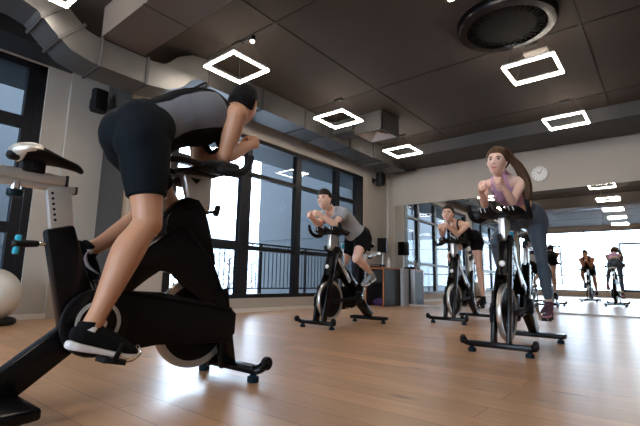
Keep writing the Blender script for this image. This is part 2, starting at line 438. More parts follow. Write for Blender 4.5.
# ------------------------------------------------------------------ ducts
def rect_path(mb, path, w, h, side, m=0, ribs=(), sub=4):
    mb.sweep(path, [(w / 2, h / 2)] * len(path), seg=4, side=side, cap='flat', sub=sub, mat=m, n=2)
def duct_square(mb, P, w, h, side=V((1, 0, 0)), mat=0):
    """square tube along P with mitred turns"""
    P = [V(p) for p in P]; vs = []; fs = []
    for i, p in enumerate(P):
        t = (P[min(i + 1, len(P) - 1)] - P[max(i - 1, 0)]).normalized(); n = side.cross(t).normalized()
        vs += [p + side * a * w / 2 + n * b * h / 2 for a, b in ((-1, -1), (1, -1), (1, 1), (-1, 1))]
    for i in range(len(P) - 1):
        for k in range(4): fs.append((i * 4 + k, i * 4 + (k + 1) % 4, i * 4 + 4 + (k + 1) % 4, i * 4 + 4 + k))
    fs.append((3, 2, 1, 0)); e = len(vs); fs.append((e - 4, e - 3, e - 2, e - 1))
    mb.add(vs, fs, mat)
t = thing('ventilation_duct', 'galvanised ventilation duct dipping under the beam along the window side', 'duct', (-5.12, 2, 3.3))
def loc(p): return (p[0] + 5.12, p[1] - 2, p[2] - 3.3)
path = [(-5.07, -4.5, 3.49), (-5.07, 1.05, 3.49), (-5.07, 1.28, 3.43), (-5.07, 1.46, 3.27), (-5.07, 1.62, 3.15), (-5.07, 1.8, 3.11), (-5.07, 2.5, 3.11), (-5.07, 2.68, 3.14), (-5.07, 2.82, 3.22), (-5.07, 2.94, 3.36), (-5.07, 3.1, 3.45), (-5.07, 3.3, 3.48)]
mb = MB(); duct_square(mb, [loc(p) for p in path], .44, .33); mb.build('dipped_section', M['duct'], t, sharp=25)
mb = MB(); duct_square(mb, [loc(p) for p in [(-5.15, 3.3, 3.47), (-5.15, 9.2, 3.47)]], .5, .36); mb.build('straight_section', M['duct'], t, sharp=25)
mb = MB()
FL = [((-5.07, y, 3.49), (.475, .03, .365), 0) for y in (-3, -1.2, .4)] + [((-5.07, y, 3.11), (.475, .03, .365), 0) for y in (1.86, 2.42)] \
    + [((-5.15, y, 3.47), (.535, .03, .39), 0) for y in (3.35, 4.4, 5.45, 6.85, 7.75, 8.6)] + [((-5.07, a, b), (.475, .03, .38), -.72) for a, b in ((1.36, 3.36), (1.54, 3.21))]
for c_, s_, r_ in FL:
    mb = MB(); mb.box(loc(c_), s_, rot=Matrix.Rotation(r_, 3, 'X')); mb.build('flange', M['ductd'], t, sharp=25)
for y in (3.9, 6.0, 8.1):
    mb = MB()
    for s in (-1, 1): mb.cyl(loc((-5.15 + s * .27, y, 3.25)), loc((-5.15 + s * .27, y, CZ)), .006, 6)
    mb.box(loc((-5.15, y, 3.255)), (.58, .04, .02)); mb.build('hanger', M['wire'], t)
# supply box with four way diffuser
t = thing('air_diffuser_box', 'square galvanised air outlet box with louvred face near the window duct', 'air vent', (-4.13, 6.64, 3.3))
mb = MB()
for (x, y, sx, sy) in ((-.3, 0, .02, .62), (.3, 0, .02, .62), (0, -.3, .62, .02), (0, .3, .62, .02)): mb.box((x, y, .185), (sx, sy, .36))
mb.box((0, 0, .355), (.6, .6, .02)); mb.build('housing', M['duct'], t, sharp=25)
mb = MB()
for k in range(4):
    a = .29 - k * .065; zz = .02 + k * .012
    for q in range(4):
        R = Matrix.Rotation(q * PI / 2, 4, 'Z')
        vs = [R @ V(p) for p in ((-a, -a, zz), (a, -a, zz), (a - .055, -a + .055, zz + .05), (-a + .055, -a + .055, zz + .05))]
        mb.add(vs, [(0, 1, 2, 3)])
me = mb.mesh('louvre', M['white'], 0); o = link('louvre', me, t); sd = o.modifiers.new('thick', 'SOLIDIFY'); sd.thickness = .004
mb = MB(); duct_square(mb, [(-.762, -.22, .2), (-.3, -.22, .2)], .36, .26, V((0, 1, 0))); mb.build('branch_duct', M['duct'], t, sharp=25)
# duct along back wall
t = thing('back_wall_duct', 'wide grey ribbed duct running along the top of the back wall', 'duct', (-1, 9.1, 3.42))
mb = MB(); mb.box((0.02, 0, .125), (9.0, 1.05, .25)); mb.build('casing', M['ductd'], t, sharp=25)
for k in range(8):
    mb = MB(); mb.box((-4.2 + k * 1.18, 0, .122), (.035, 1.075, .262)); mb.build('rib', M['ductd'], t, sharp=25)

# ------------------------------------------------------------------ ceiling lamps
def lamp_proto(label, loc):
    t = thing('ceiling_lamp', label, 'lamp', loc, 0, 'square ceiling lamps')
    a, w, h = .6, .024, .04
    fr = MB()
    for x, y, sx, sy in ((0, -(a - w) / 2, a, w), (0, (a - w) / 2, a, w), (-(a - w) / 2, 0, w, a - 2 * w), ((a - w) / 2, 0, w, a - 2 * w)): fr.box((x, y, .026), (sx, sy, .034))
    fr.build('lamp_frame', M['white'], t, sharp=0)
    df = MB()
    for x, y, sx, sy in ((0, -(a - w) / 2, a - .004, w - .006), (0, (a - w) / 2, a - .004, w - .006), (-(a - w) / 2, 0, w - .006, a - 2 * w + .01), ((a - w) / 2, 0, w - .006, a - 2 * w + .01)): df.box((x, y, .0), (sx, sy, .012))
    for x, y, sx, sy in ((0, -a / 2, a, .006), (0, a / 2, a, .006), (-a / 2, 0, .006, a), (a / 2, 0, .006, a)): df.box((x, y, .008), (sx, sy, .014))
    for x, y, sx, sy in ((0, -a / 2 + w, a - 2 * w, .006), (0, a / 2 - w, a - 2 * w, .006), (-a / 2 + w, 0, .006, a - 2 * w), (a / 2 - w, 0, .006, a - 2 * w)): df.box((x, y, .008), (sx, sy, .014))
    df.build('diffuser', M['lamp'], t, sharp=0)
    for x in (-1, 1):
        for y in (-1, 1):
            wi = MB(); wi.cyl((x * .28, y * .28, .05), (x * .13, y * .13, CZ - 3.3 + .0), .0025, 5); wi.build('suspension_wire', M['wire'], t)
    ro = MB(); ro.box((0, 0, CZ - 3.3 - .018), (.16, .07, .034), bev=.006); ro.build('ceiling_rose', M['seam'], t)
    return t
LM = [(-4.2, 3.3, 'square lit ceiling lamp above the leaning man on the nearest bike'), (-4.2, 5.53, 'square lit ceiling lamp in front of the louvred air outlet box'),
      (-4.2, 7.8, 'square lit ceiling lamp nearest the window and mirror corner'), (-1.16, 5.68, 'square lit ceiling lamp just beyond the round ceiling vent'),
      (-1.16, 7.9, 'square lit ceiling lamp nearest the back wall duct on the right'), (-4.3, 1.09, 'square lit ceiling lamp left of the painted beam above the duct'),
      (-1.16, 3.4, 'square lit ceiling lamp before the round vent, cut off at the top edge'),
      (-1.16, 1.15, 'square ceiling lamp seen only in the mirror, fourth from the back wall'), (-1.16, -1.1, 'square ceiling lamp seen only in the mirror, fifth from the back wall'),
      (-1.16, -3.35, 'square ceiling lamp seen only in the mirror, sixth from the back wall'), (-4.3, -1.1, 'square ceiling lamp behind the camera over the left window')]
lp = None
for x, y, lb in LM:
    z = 3.3
    lp = lamp_proto(lb, (x, y, z)) if lp is None else dup(lp, (x, y, z), lb)
# white cover plate beyond lamp
mb = MB(); mb.box((0, 0, 0), (.3, .26, .03), bev=.006); mb.box((0, 0, -.02), (.26, .22, .012), bev=.004)
tag(mb.build('ceiling_plate', M['offw'], None, (-1.16, 5.98, CZ - .016)), 'pale square cover plate on the ceiling beside a lamp', 'cover plate')
# spot lamp
t = thing('spot_lamp', 'small black ceiling spot lamp above the nearest square lamp', 'lamp', (-3.92, 3.32, CZ))
mb = MB(); mb.box((-.12, 0, -.012), (.26, .04, .022)); mb.build('track', M['black'], t)
mb = MB(); mb.cyl((0, 0, -.02), (.02, -.03, -.1), .032, 16); mb.build('spot_housing', M['black'], t)
mb = MB(); mb.cyl((.02, -.03, -.1), (.0205, -.031, -.103), .026, 16); mb.build('spot_lens', M['lamp'], t)
# round ceiling vents
def vent(loc, label):
    t = thing('round_ceiling_vent', label, 'ceiling vent', loc, 0, 'round ceiling vents'); t.scale = (1.12, 1.12, 1.12)
    mb = MB(); mb.lathe([(.50, 0), (.5, -.05), (.475, -.085), (.40, -.09), (.385, -.06), (.385, 0)], seg=64); mb.build('rim', M['gloss'], t)
    mb = MB(); mb.lathe([(.384, -.01), (.384, -.055), (.30, -.075), (.0, -.085)], seg=48); mb.build('face_plate', M['speaker'], t)
    for k in range(40):
        mb = MB(); a = 2 * PI * k / 40; mb.box((.335 * math.cos(a), .335 * math.sin(a), -.073), (.085, .012, .018), rot=Matrix.Rotation(a, 3, 'Z')); mb.build('fin', M['speaker'], t)
    return t
v0 = vent((-1.28, 4.98, CZ), 'large round black ceiling vent directly above, before the square lamps')
dup(v0, (-1.9, .3, CZ), 'round black ceiling vent seen only in the mirror, behind the camera')

# ------------------------------------------------------------------ speakers, clock, pipe, heater bar
def wall_speaker(label, loc, rotz):
    t = thing('wall_speaker', label, 'speaker', loc, rotz, 'black wall speakers')
    mb = MB(); mb.sweep([(0, .02, -.16), (0, .02, .16)], [(.1, .085), (.1, .085)], seg=24, side=(1, 0, 0), cap='flat', n=3.2); mb.build('cabinet', M['black'], t)
    mb = MB(); mb.box((0, .11, 0), (.165, .012, .28), bev=.005); mb.build('grille', M['speaker'], t)
    mb = MB(); mb.box((0, -.12, .0), (.04, .14, .05)); mb.box((0, -.19, 0), (.09, .015, .14)); mb.build('bracket', M['black'], t)
    return t
wall_speaker('black wall speaker on the beige wall beside the left window', (-6.24, 2.43, 3.08), -PI / 2)
wall_speaker('black wall speaker in the far corner above the desk', (-5.51, 9.0, 3.12), -PI / 2)

t = thing('wall_clock', 'round white wall clock on the back wall above the mirror', 'clock', (-1.99, yb(-1.99) - .001, 2.9), ROTB)
mb = MB(); mb.lathe([(.165, 0), (.165, -.03), (.158, -.037), (.15, -.03), (.15, 0)], axis='y', seg=40); mb.build('rim', M['white'], t)
mb = MB(); mb.lathe([(.151, -.004), (.151, -.02), (0, -.0201)], axis='y', seg=40); mb.build('dial', M['clockf'], t)
for k in range(12):
    mb = MB(); a = k * PI / 6; mb.box((.128 * math.sin(a), -.0215, .128 * math.cos(a)), (.007, .003, .026), rot=Matrix.Rotation(a, 3, 'Y')); mb.build('hour_mark', M['black'], t)
for nm, a, l in (('hour_hand', -.75, .07), ('minute_hand', .55, .105)):
    mb = MB(); mb.box((math.sin(a) * l / 2, -.024, math.cos(a) * l / 2), (.009, .003, l), rot=Matrix.Rotation(a, 3, 'Y')); mb.build(nm, M['black'], t)
mb = MB()
mb.cyl((0, 0, 1.05), (0, 0, 3.42), .022, 12); mb.cyl((.085, .01, 1.05), (.085, .01, 3.42), .012, 10)
for z in (1.3, 2.2, 3.1): mb.box((.04, .025, z), (.15, .02, .03))
tag(mb.build('wall_pipe', M['wall'], None, (-5.62, yb(-5.62) - .04, 0)), 'pair of slim beige pipes running up the back wall corner', 'pipe')
t = thing('ceiling_grille_bar', 'long narrow black bar hanging under the duct above the back wall', 'heater', (-4.99, 9.35, 3.34))
mb = MB(); mb.box((0, 0, 0), (.6, .1, .06), bev=.012); mb.build('housing', M['black'], t)
for s in (-1, 1):
    mb = MB(); mb.cyl((s * .2, 0, .03), (s * .2, 0, .08), .008, 8); mb.build('hanger', M['wire'], t)

# ------------------------------------------------------------------ desk corner
DX0, DX1, DY0, DY1, DH = -5.68, -5.17, 8.62, 9.4, .9
t = thing('reception_desk', 'dark desk with orange edges in the far corner by the window', 'desk', (DX0, DY0, 0))
w, d = DX1 - DX0, DY1 - DY0
mb = MB(); mb.box((w / 2, d / 2, DH - .015), (w, d, .03)); mb.build('desk_top', M['orange'], t)
for x in (.012, w - .012):
    mb = MB(); mb.box((x, d / 2 + .01, (DH - .03) / 2), (.024, d - .02, DH - .03)); sp = mb.build('side_panel', M['desk'], t)
    mb = MB(); mb.box((x, .0, (DH - .03) / 2), (.026, .014, DH - .03)); mb.build('edge_band', M['orange'], sp)
mb = MB(); mb.box((w / 2, .3, DH - .2), (w - .05, d - .5, .3)); mb.build('drawer_unit', M['desk'], t)
mb = MB(); mb.box((w / 2, d - .02, .35), (w - .05, .02, .5)); mb.build('back_panel', M['greyp'], t)
t = thing('desk_loudspeaker', 'black box loudspeaker on a short stand on the corner desk', 'speaker', (-5.50, 9.12, DH), .35)
mb = MB(); mb.box((0, 0, .56), (.23, .2, .36), bev=.012); mb.build('cabinet', M['black'], t)
mb = MB(); mb.box((0, -.104, .56), (.2, .01, .33), bev=.004); mb.build('grille', M['speaker'], t)
mb = MB(); mb.box((0, .01, .008), (.2, .18, .016), bev=.004); mb.cyl((0, .02, .01), (0, .02, .385), .014, 12); mb.build('stand', M['silver'], t)
t = thing('spray_bottle', 'white bottle standing at the edge of the corner desk', 'bottle', (-5.23, 8.95, DH))
mb = MB(); mb.lathe([(.0, 0), (.033, .0), (.035, .01), (.035, .15), (.02, .185), (.014, .2)], seg=20); mb.build('bottle_body', M['white'], t)
mb = MB(); mb.lathe([(.016, .198), (.016, .235), (.006, .24), (.006, .25)], seg=16); mb.build('cap', M['white'], t)
t = thing('audio_mixer', 'flat black audio box lying on the corner desk', 'audio box', (-5.45, 8.8, DH))
mb = MB(); mb.box((0, 0, .04), (.3, .2, .07), bev=.006); mb.build('case', M['black'], t)
for k in range(4):
    mb = MB(); mb.cyl((-.1 + k * .065, -.1, .045), (-.1 + k * .065, -.115, .045), .012, 12); mb.build('knob', M['grey'], t)
t = thing('gym_bag', 'small dark purple bag on the floor under the desk', 'bag', (-5.42, 8.86, 0))
mb = MB(); mb.sweep([(-.14, 0, .085), (-.1, 0, .09), (0, 0, .095), (.1, 0, .09), (.14, 0, .085)], [(.05, .06), (.08, .08), (.085, .093), (.08, .08), (.05, .06)], seg=16, side=(0, 1, 0), cap='round', sub=2); mb.build('bag_body', M['purple'], t)
mb = MB(); mb.sweep([(-.07, -.03, .16), (-.04, -.03, .23), (.04, -.03, .23), (.07, -.03, .16)], .008, seg=8, sub=4); mb.build('handle', M['black'], t)
t = thing('added_cabinet', 'pale grey cabinet standing between the desk and the mirror', 'cabinet', (-5.11, 9.5, 0))  # added box, stands in for the desk's grey reflection
mb = MB(); mb.box((0, 0, .45), (.09, .26, .9), bev=.004); mb.build('body', M['greyp'], t)
mb = MB(); mb.box((0, -.135, .45), (.078, .012, .86), bev=.003); dd = mb.build('door', M['greyp'], t)
mb = MB(); mb.box((.025, -.146, .5), (.01, .012, .12)); mb.build('handle', M['silver'], dd)

# ------------------------------------------------------------------ exercise ball on ring stand
t = thing('exercise_ball', 'pearl white exercise ball by the left window, at the left edge', 'exercise ball', (-5.97, 1.40, 0))
mb = MB(); mb.ball((0, 0, .335), .3, nu=40, nv=28); mb.build('ball', M['ballm'], t)
mb = MB(); mb.sweep([(.235 * math.cos(2 * PI * k / 32), .235 * math.sin(2 * PI * k / 32), .04) for k in range(32)], .04, seg=12, closed=True); mb.build('ring_stand', M['black'], t)

# ------------------------------------------------------------------ outside
mb = MB(); mb.box((-7.35, 2.2, -.12), (2.6, 17.5, .2)); struct(mb.build('balcony_floor', M['concrete'], sharp=0))
mb = MB(); mb.box((-6.85, 2.2, 3.62), (1.75, 17.5, .3)); struct(mb.build('balcony_soffit', M['panel2'], sharp=0))
mb = MB(); mb.box((0, 0, -4.6), (260, 260, .2)); struct(mb.build('ground', M['snow'], sharp=0))
t = thing('balcony_railing', 'dark metal balcony railing with upright bars outside the long window', 'railing', (-7.2, 3.0, 0))
mb = MB(); mb.box((0, 3.9, 1.36), (.05, 7.8, .04)); mb.build('top_rail', M['frame'], t, sharp=0)
mb = MB(); mb.box((0, 3.9, .37), (.03, 7.8, .03)); mb.build('bottom_rail', M['frame'], t, sharp=0)
bal = None; pm = None
for k in range(61):
    y = .05 + k * .1275
    if k % 12 == 4:
        if pm is None: mb = MB(); mb.box((0, 0, .68), (.05, .05, 1.36)); pm = mb.mesh('post', M['frame'], 0)
        link('post', pm, t, (0, y, 0))
    else:
        if bal is None: mb = MB(); mb.box((0, 0, .865), (.014, .014, .98)); bal = mb.mesh('baluster', M['frame'], 0)
        link('baluster', bal, t, (0, y, 0))
def building(name, label, loc, size, band, m1, m2, wins=()):
    t = thing(name, label, 'building', loc)
    mb = MB(); mb.box((0, 0, (band - 4.5) / 2), (size[0], size[1], band + 4.5)); mb.build('lower_cladding', m2, t, sharp=0)
    mb = MB(); mb.box((0, 0, band + (size[2] - band) / 2), (size[0] + .04, size[1] + .04, size[2] - band)); mb.build('upper_cladding', m1, t, sharp=0)
    for (c, s) in wins:
        mb = MB(); mb.box(c, s); f = mb.build('window', M['frame'], t, sharp=0)
        mb = MB(); mb.box((c[0] + (.02 if s[0] < .2 else 0), c[1] - (.02 if s[1] < .2 else 0), c[2]), (s[0] - .1 * (s[0] > .2), s[1] - .1 * (s[1] > .2), s[2] - .12)); mb.build('pane', M['panel2'], f, sharp=0)
    return t
building('building_wing', 'blue grey building wing closing off the end of the balcony', (-8.7, 13.6, 0), (6.6, 5.4, 9), 2.0, M['panel'], M['panel2'])
building('neighbouring_block', 'dark blue grey block outside the left window', (-13.2, -9, 0), (3.0, 32, 10), 1.2, M['panel'], M['panel2'],
         [((1.53, y, z), (.08, 1.1, 1.5)) for y in (-8, -2, 1, 4, 7, 9.7, 12.5) for z in (2.9, 5.4)])
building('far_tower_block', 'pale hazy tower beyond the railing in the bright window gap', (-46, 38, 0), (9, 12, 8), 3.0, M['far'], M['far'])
def tree(label, loc, h, seed):
    rnd = random.Random(seed)
    t = thing('winter_tree', label, 'tree', loc, 0, 'bare winter trees')
    mb = MB(); mb.sweep([(0, 0, 0), (.05, .03, h * .35), (-.03, 0, h * .7), (0, 0, h)], [.13, .1, .06, .015], seg=8, sub=3)
    tips = []
    for k in range(26):
        z = h * (.25 + .72 * k / 26); a = rnd.uniform(0, 2 * PI); l = (h - z) * .45 + .5
        p = [(0, 0, z), (math.cos(a) * l * .5, math.sin(a) * l * .5, z + l * .3), (math.cos(a) * l, math.sin(a) * l, z + l * .75)]
        mb.sweep(p, [.04, .025, .008], seg=5, sub=2)
        for j in range(3):
            q = V(p[1]).lerp(V(p[2]), j / 2.2); b = a + rnd.uniform(-1.2, 1.2)
            e = q + V((math.cos(b) * l * .45, math.sin(b) * l * .45, l * .3)); mb.sweep([q, e], [.015, .005], seg=4, cap='flat'); tips.append(e)
    mb.build('trunk', M['bark'], t)
    mb = MB()
    for e in tips:
        for j in range(7):
            c = e + V((rnd.gauss(0, .22), rnd.gauss(0, .22), rnd.gauss(0, .18))); r = rnd.uniform(.04, .12)
            mb.ball(c, (r, r * .8, r * .6), nu=6, nv=4)
    mb.build('frosted_crown', M['frost'], t, sharp=0)
tree('frosted tree seen through the window just right of the nearest bike', (-16.5, 13.2, -4.5), 6.4, 1)
tree('smaller frosted tree seen between railing bars, farther from the glass', (-25, 23.5, -4.5), 6.6, 2)

# ------------------------------------------------------------------ spin bikes (local: rider faces +y, right is +x, crank at y=0)
CR = .155
CY, CZK = -.05, .357
cache = {}
def part(name, key, fn, parent, mats, loc=(0, 0, 0), sharp=40):
    if key not in cache:
        mb = MB(); fn(mb); cache[key] = mb.mesh(name, mats, sharp)
    return link(name, cache[key], parent, loc)
def f_frame(m):
    m.bar((0, -.08, .34), (0, -.41, .085), .075, .125, bev=.014)                         # rear leg
    m.bar((0, -.09, .33), (0, -.224, .772), .075, .17, bev=.016, w2=.07, h2=.115)         # seat tube
    m.prism([(.26, .74), (.275, .885), (.33, .965), (.39, 1.005), (.46, 1.0), (.51, .945), (.56, .80), (.60, .64), (.40, .60)], -.046, .046, bev=.012)  # head block
    m.bar((0, -.08, .32), (0, .235, .285), .06, .07, bev=.012)                            # lower beam
    m.bar((0, -.02, .50), (0, .36, .80), .08, .10, bev=.015)
APLATE = [(.295, .815), (.345, .845), (.39, .83), (.455, .76), (.56, .66), (.625, .53), (.675, .40), (.67, .30), (.60, .31), (.50, .44), (.39, .51), (.30, .585), (.24, .595), (.18, .555), (.06, .46), (-.09, .43), (-.09, .49), (.04, .60), (.18, .725)]
def f_plate(sx):
    def fn(m):
        m.prism(APLATE, .048, .07, bev=.006)
    return fn
def f_fork(sx):
    def fn(m):
        if sx > 0: m.bar((.058, .625, .50), (.06, .705, .07), .03, .10, bev=.008, h2=.105)
        else: m.bar((-.05, .475, .92), (-.06, .705, .07), .028, .085, bev=.008, h2=.09)
    return fn
def f_strip(m):
    m.bar((-.0435, .40, .845), (-.043, .14, .555), .006, .05, bev=.001)
def f_badge(m): m.lathe([(.0, .0), (.026, 0), (.026, .006), (.02, .009), (0, .009)], axis='y', seg=20)
GUARD = [(CY + .15 * math.cos(a), CZK + .15 * math.sin(a)) for a in [math.radians(x) for x in range(75, 286, 15)]]
def f_guard(m):
    m.prism(GUARD + [(.25, .232), (.68, .205), (.735, .25), (.74, .36), (.70, .395), (.25, .49)], .05, .078, bev=.008)
    m.bar((.079, .06, .498), (.079, .70, .392), .006, .012, bev=.002)
def f_guard_l(m):
    m.prism([(CY + .075 * math.cos(a), CZK + .075 * math.sin(a)) for a in [math.radians(x) for x in range(0, 360, 20)]], -.078, -.03, bev=.006)
    m.bar((-.052, .0, .345), (-.058, .66, .30), .018, .05, bev=.006)
def f_disc(m): m.lathe([(0, .074), (.115, .074), (.135, .082), (.14, .087), (.13, .091), (.04, .088), (.035, .10), (0, .10)], c=(0, CY, CZK), axis='x', seg=40)
def f_ring(m): m.lathe([(.082, .086), (.098, .088), (.098, .0935), (.082, .0925), (.082, .086)], c=(0, CY, CZK), axis='x', seg=40)
FW = (0, .505, .325)
def f_rim(m): m.lathe([(.206, -.016), (.238, -.02), (.243, -.012), (.243, .012), (.238, .02), (.206, .016), (.206, -.016)], c=FW, axis='x', seg=56)
def f_web(m): m.lathe([(0, -.028), (.035, -.028), (.04, -.012), (.207, -.011), (.207, .011), (.04, .012), (.035, .028), (0, .028)], c=FW, axis='x', seg=40)
def f_fstab(m):
    m.box((0, .755, .068), (.50, .065, .046), bev=.012)
    for s in (-1, 1): m.sweep([(s * .24, .755, .068), (s * .265, .768, .074), (s * .275, .79, .092)], [(.03, .023)] * 3, seg=10, sub=3)
def f_wheel(m): m.lathe([(0, -.016), (.03, -.016), (.036, -.01), (.036, .01), (.03, .016), (0, .016)], axis='x', seg=24)
def f_foot(m): m.lathe([(0, 0), (.03, 0), (.033, .006), (.032, .03), (.02, .034), (.014, .05), (0, .05)], seg=20)
def f_rstab(m): m.prism([(-.27, -.30), (.27, -.30), (.285, -.335), (.285, -.43), (.27, -.455), (-.27, -.455), (-.285, -.43), (-.285, -.335)], .045, .09, bev=.012, plane='xy')
def f_post(m): m.bar((0, -.205, .74), (0, -.245, .95), .04, .10, bev=.01)
def f_holes(m):
    for k in range(6): m.cyl((.0195, -.215 - .0135 - k * .0045 - .018, .80 + k * .023), (.0215, -.215 - .0135 - k * .0045 - .018, .80 + k * .023), .006, 10)
def f_rail(m):
    m.box((0, -.44, .977), (.05, .44, .046), bev=.009); m.box((0, -.36, .943), (.034, .37, .03), bev=.006)
def f_railcap(m): m.box((0, -.217, .977), (.053, .012, .05), bev=.004)
def f_railcap2(m): m.box((0, -.172, .943), (.037, .01, .034), bev=.003)
def f_saddle(m):
    m.sweep([(0, -.425, 1.055), (0, -.40, 1.065), (0, -.35, 1.072), (0, -.29, 1.067), (0, -.235, 1.06), (0, -.18, 1.05), (0, -.158, 1.037)],
            [(.045, .022), (.088, .032), (.10, .034), (.07, .028), (.034, .022), (.022, .018), (.014, .012)], seg=20, side=(1, 0, 0), sub=4)
def f_saddle_rear(m):
    m.sweep([(0, -.432, 1.055), (0, -.415, 1.066), (0, -.38, 1.076), (0, -.345, 1.0785)], [(.04, .018), (.082, .035), (.102, .0375), (.098, .0355)], seg=20, side=(1, 0, 0), sub=4, cap='flat')
def f_clamp(m): m.box((0, -.35, 1.015), (.055, .09, .06), bev=.01); m.cyl((-.04, -.35, 1.015), (.04, -.35, 1.015), .012, 12)
def f_rknob(m): m.cyl((0, -.40, .945), (0, -.40, .905), .02, 14, mat=0); m.lathe([(.0, .88), (.024, .88), (.03, .888), (.03, .91), (0, .912)], c=(0, -.40, 0), seg=18, mat=1)
def f_aknob(m): m.cyl((0, -.22, .70), (0, -.30, .693), .010, 12, mat=0); m.sweep([(0, -.30, .693), (0, -.345, .69), (0, -.37, .688)], [.014, .016, .02], seg=14, mat=1)
def f_apull(m): m.bar((0, -.366, .725), (0, -.372, .645), .03, .02, bev=.006)
def f_hpost(m): m.bar((0, .49, .94), (0, .455, 1.15), .055, .125, bev=.012, w2=.06, h2=.19)
def f_hplate(m): m.box((0, .455, 1.155), (.12, .21, .022), bev=.006); m.prism([(.40, 1.12), (.44, 1.09), (.47, 1.12)], .0295, .034)
def f_bar(m):
    m.sweep([(-.215, .47, 1.165), (-.12, .50, 1.175), (.12, .50, 1.175), (.215, .47, 1.165)], .024, seg=14, sub=5)
    for s in (-1, 1):
        m.sweep([(s * .12, .50, 1.178), (s * .135, .38, 1.178), (s * .125, .29, 1.182), (s * .07, .25, 1.185), (0, .245, 1.185)], .016, seg=12, sub=4)
        m.sweep([(s * .06, .50, 1.18), (s * .055, .62, 1.19), (s * .05, .70, 1.22)], .015, seg=12, sub=4)
def f_horn(s):
    def fn(m): m.sweep([(s * .15, .49, 1.165), (s * .205, .46, 1.15), (s * .235, .50, 1.14), (s * .244, .58, 1.155), (s * .246, .63, 1.20), (s * .242, .655, 1.255)], [.024, .026, .025, .023, .021, .019], seg=14, sub=5)
    return fn
def f_pad(s):
    def fn(m): m.sweep([(s * .118, .40, 1.178), (s * .118, .47, 1.182), (s * .118, .56, 1.192), (s * .118, .62, 1.205)], [(.055, .02), (.07, .034), (.068, .036), (.055, .028)], seg=16, side=(1, 0, 0), sub=4, n=3)
    return fn
def f_stripe(s):
    def fn(m):
        for dx in (-.018, .016): m.bar((s * .118 + dx, .652, 1.186), (s * .118 + dx + .012, .648, 1.226), .006, .006)
    return fn
def f_grip(m): m.sweep([(-.055, .505, 1.176), (.055, .505, 1.176)], .026, seg=16)
def f_rk(m): m.cyl((0, .262, .88), (0, .256, .985), .012, 12, mat=1); m.sweep([(0, .256, .985), (0, .252, 1.05)], [.022, .022], seg=16, cap='flat', mat=0); m.cyl((0, .2565, .978), (0, .256, .988), .0245, 16, mat=2); m.cyl((0, .2523, 1.046), (0, .2517, 1.054), .0245, 16, mat=2)
def f_fk(m): m.cyl((0, .54, .94), (0, .605, .955), .010, 12); m.box((0, .615, .962), (.035, .03, .07), bev=.01, rot=Matrix.Rotation(-.25, 3, 'X'))
def f_arm(m):
    m.bar((0, 0, 0), (0, 0, -CR), .016, .034, bev=.005, h2=.026); m.cyl((-.012, 0, 0), (.014, 0, 0), .022, 16); m.cyl((-.01, 0, -CR), (.012, 0, -CR), .016, 14)
def f_pedal(m):
    m.cyl((-.055, 0, 0), (.05, 0, 0), .008, 10); m.box((0, 0, 0), (.026, .085, .02), bev=.004)
    for y in (-.042, .042): m.box((0, y, 0), (.088, .014, .024), bev=.004)
    for x in (-.04, .04): m.box((x, 0, 0), (.012, .08, .022), bev=.003)
def f_cage(m):
    for x in (-.028, .028): m.sweep([(x, .045, .0), (x, .085, .012), (x * .8, .115, .045), (x * .5, .095, .078)], .0045, seg=8, sub=3)
    m.sweep([(-.014, .095, .078), (.014, .095, .078)], .0045, seg=8)
def f_strap(m): m.sweep([(-.048, -.01, -.005), (-.05, .0, .05), (-.03, .012, .085), (.03, .012, .085), (.05, .0, .05), (.048, -.01, -.005)], [(.012, .003)] * 6, seg=8, side=(0, 1, 0), sub=3)

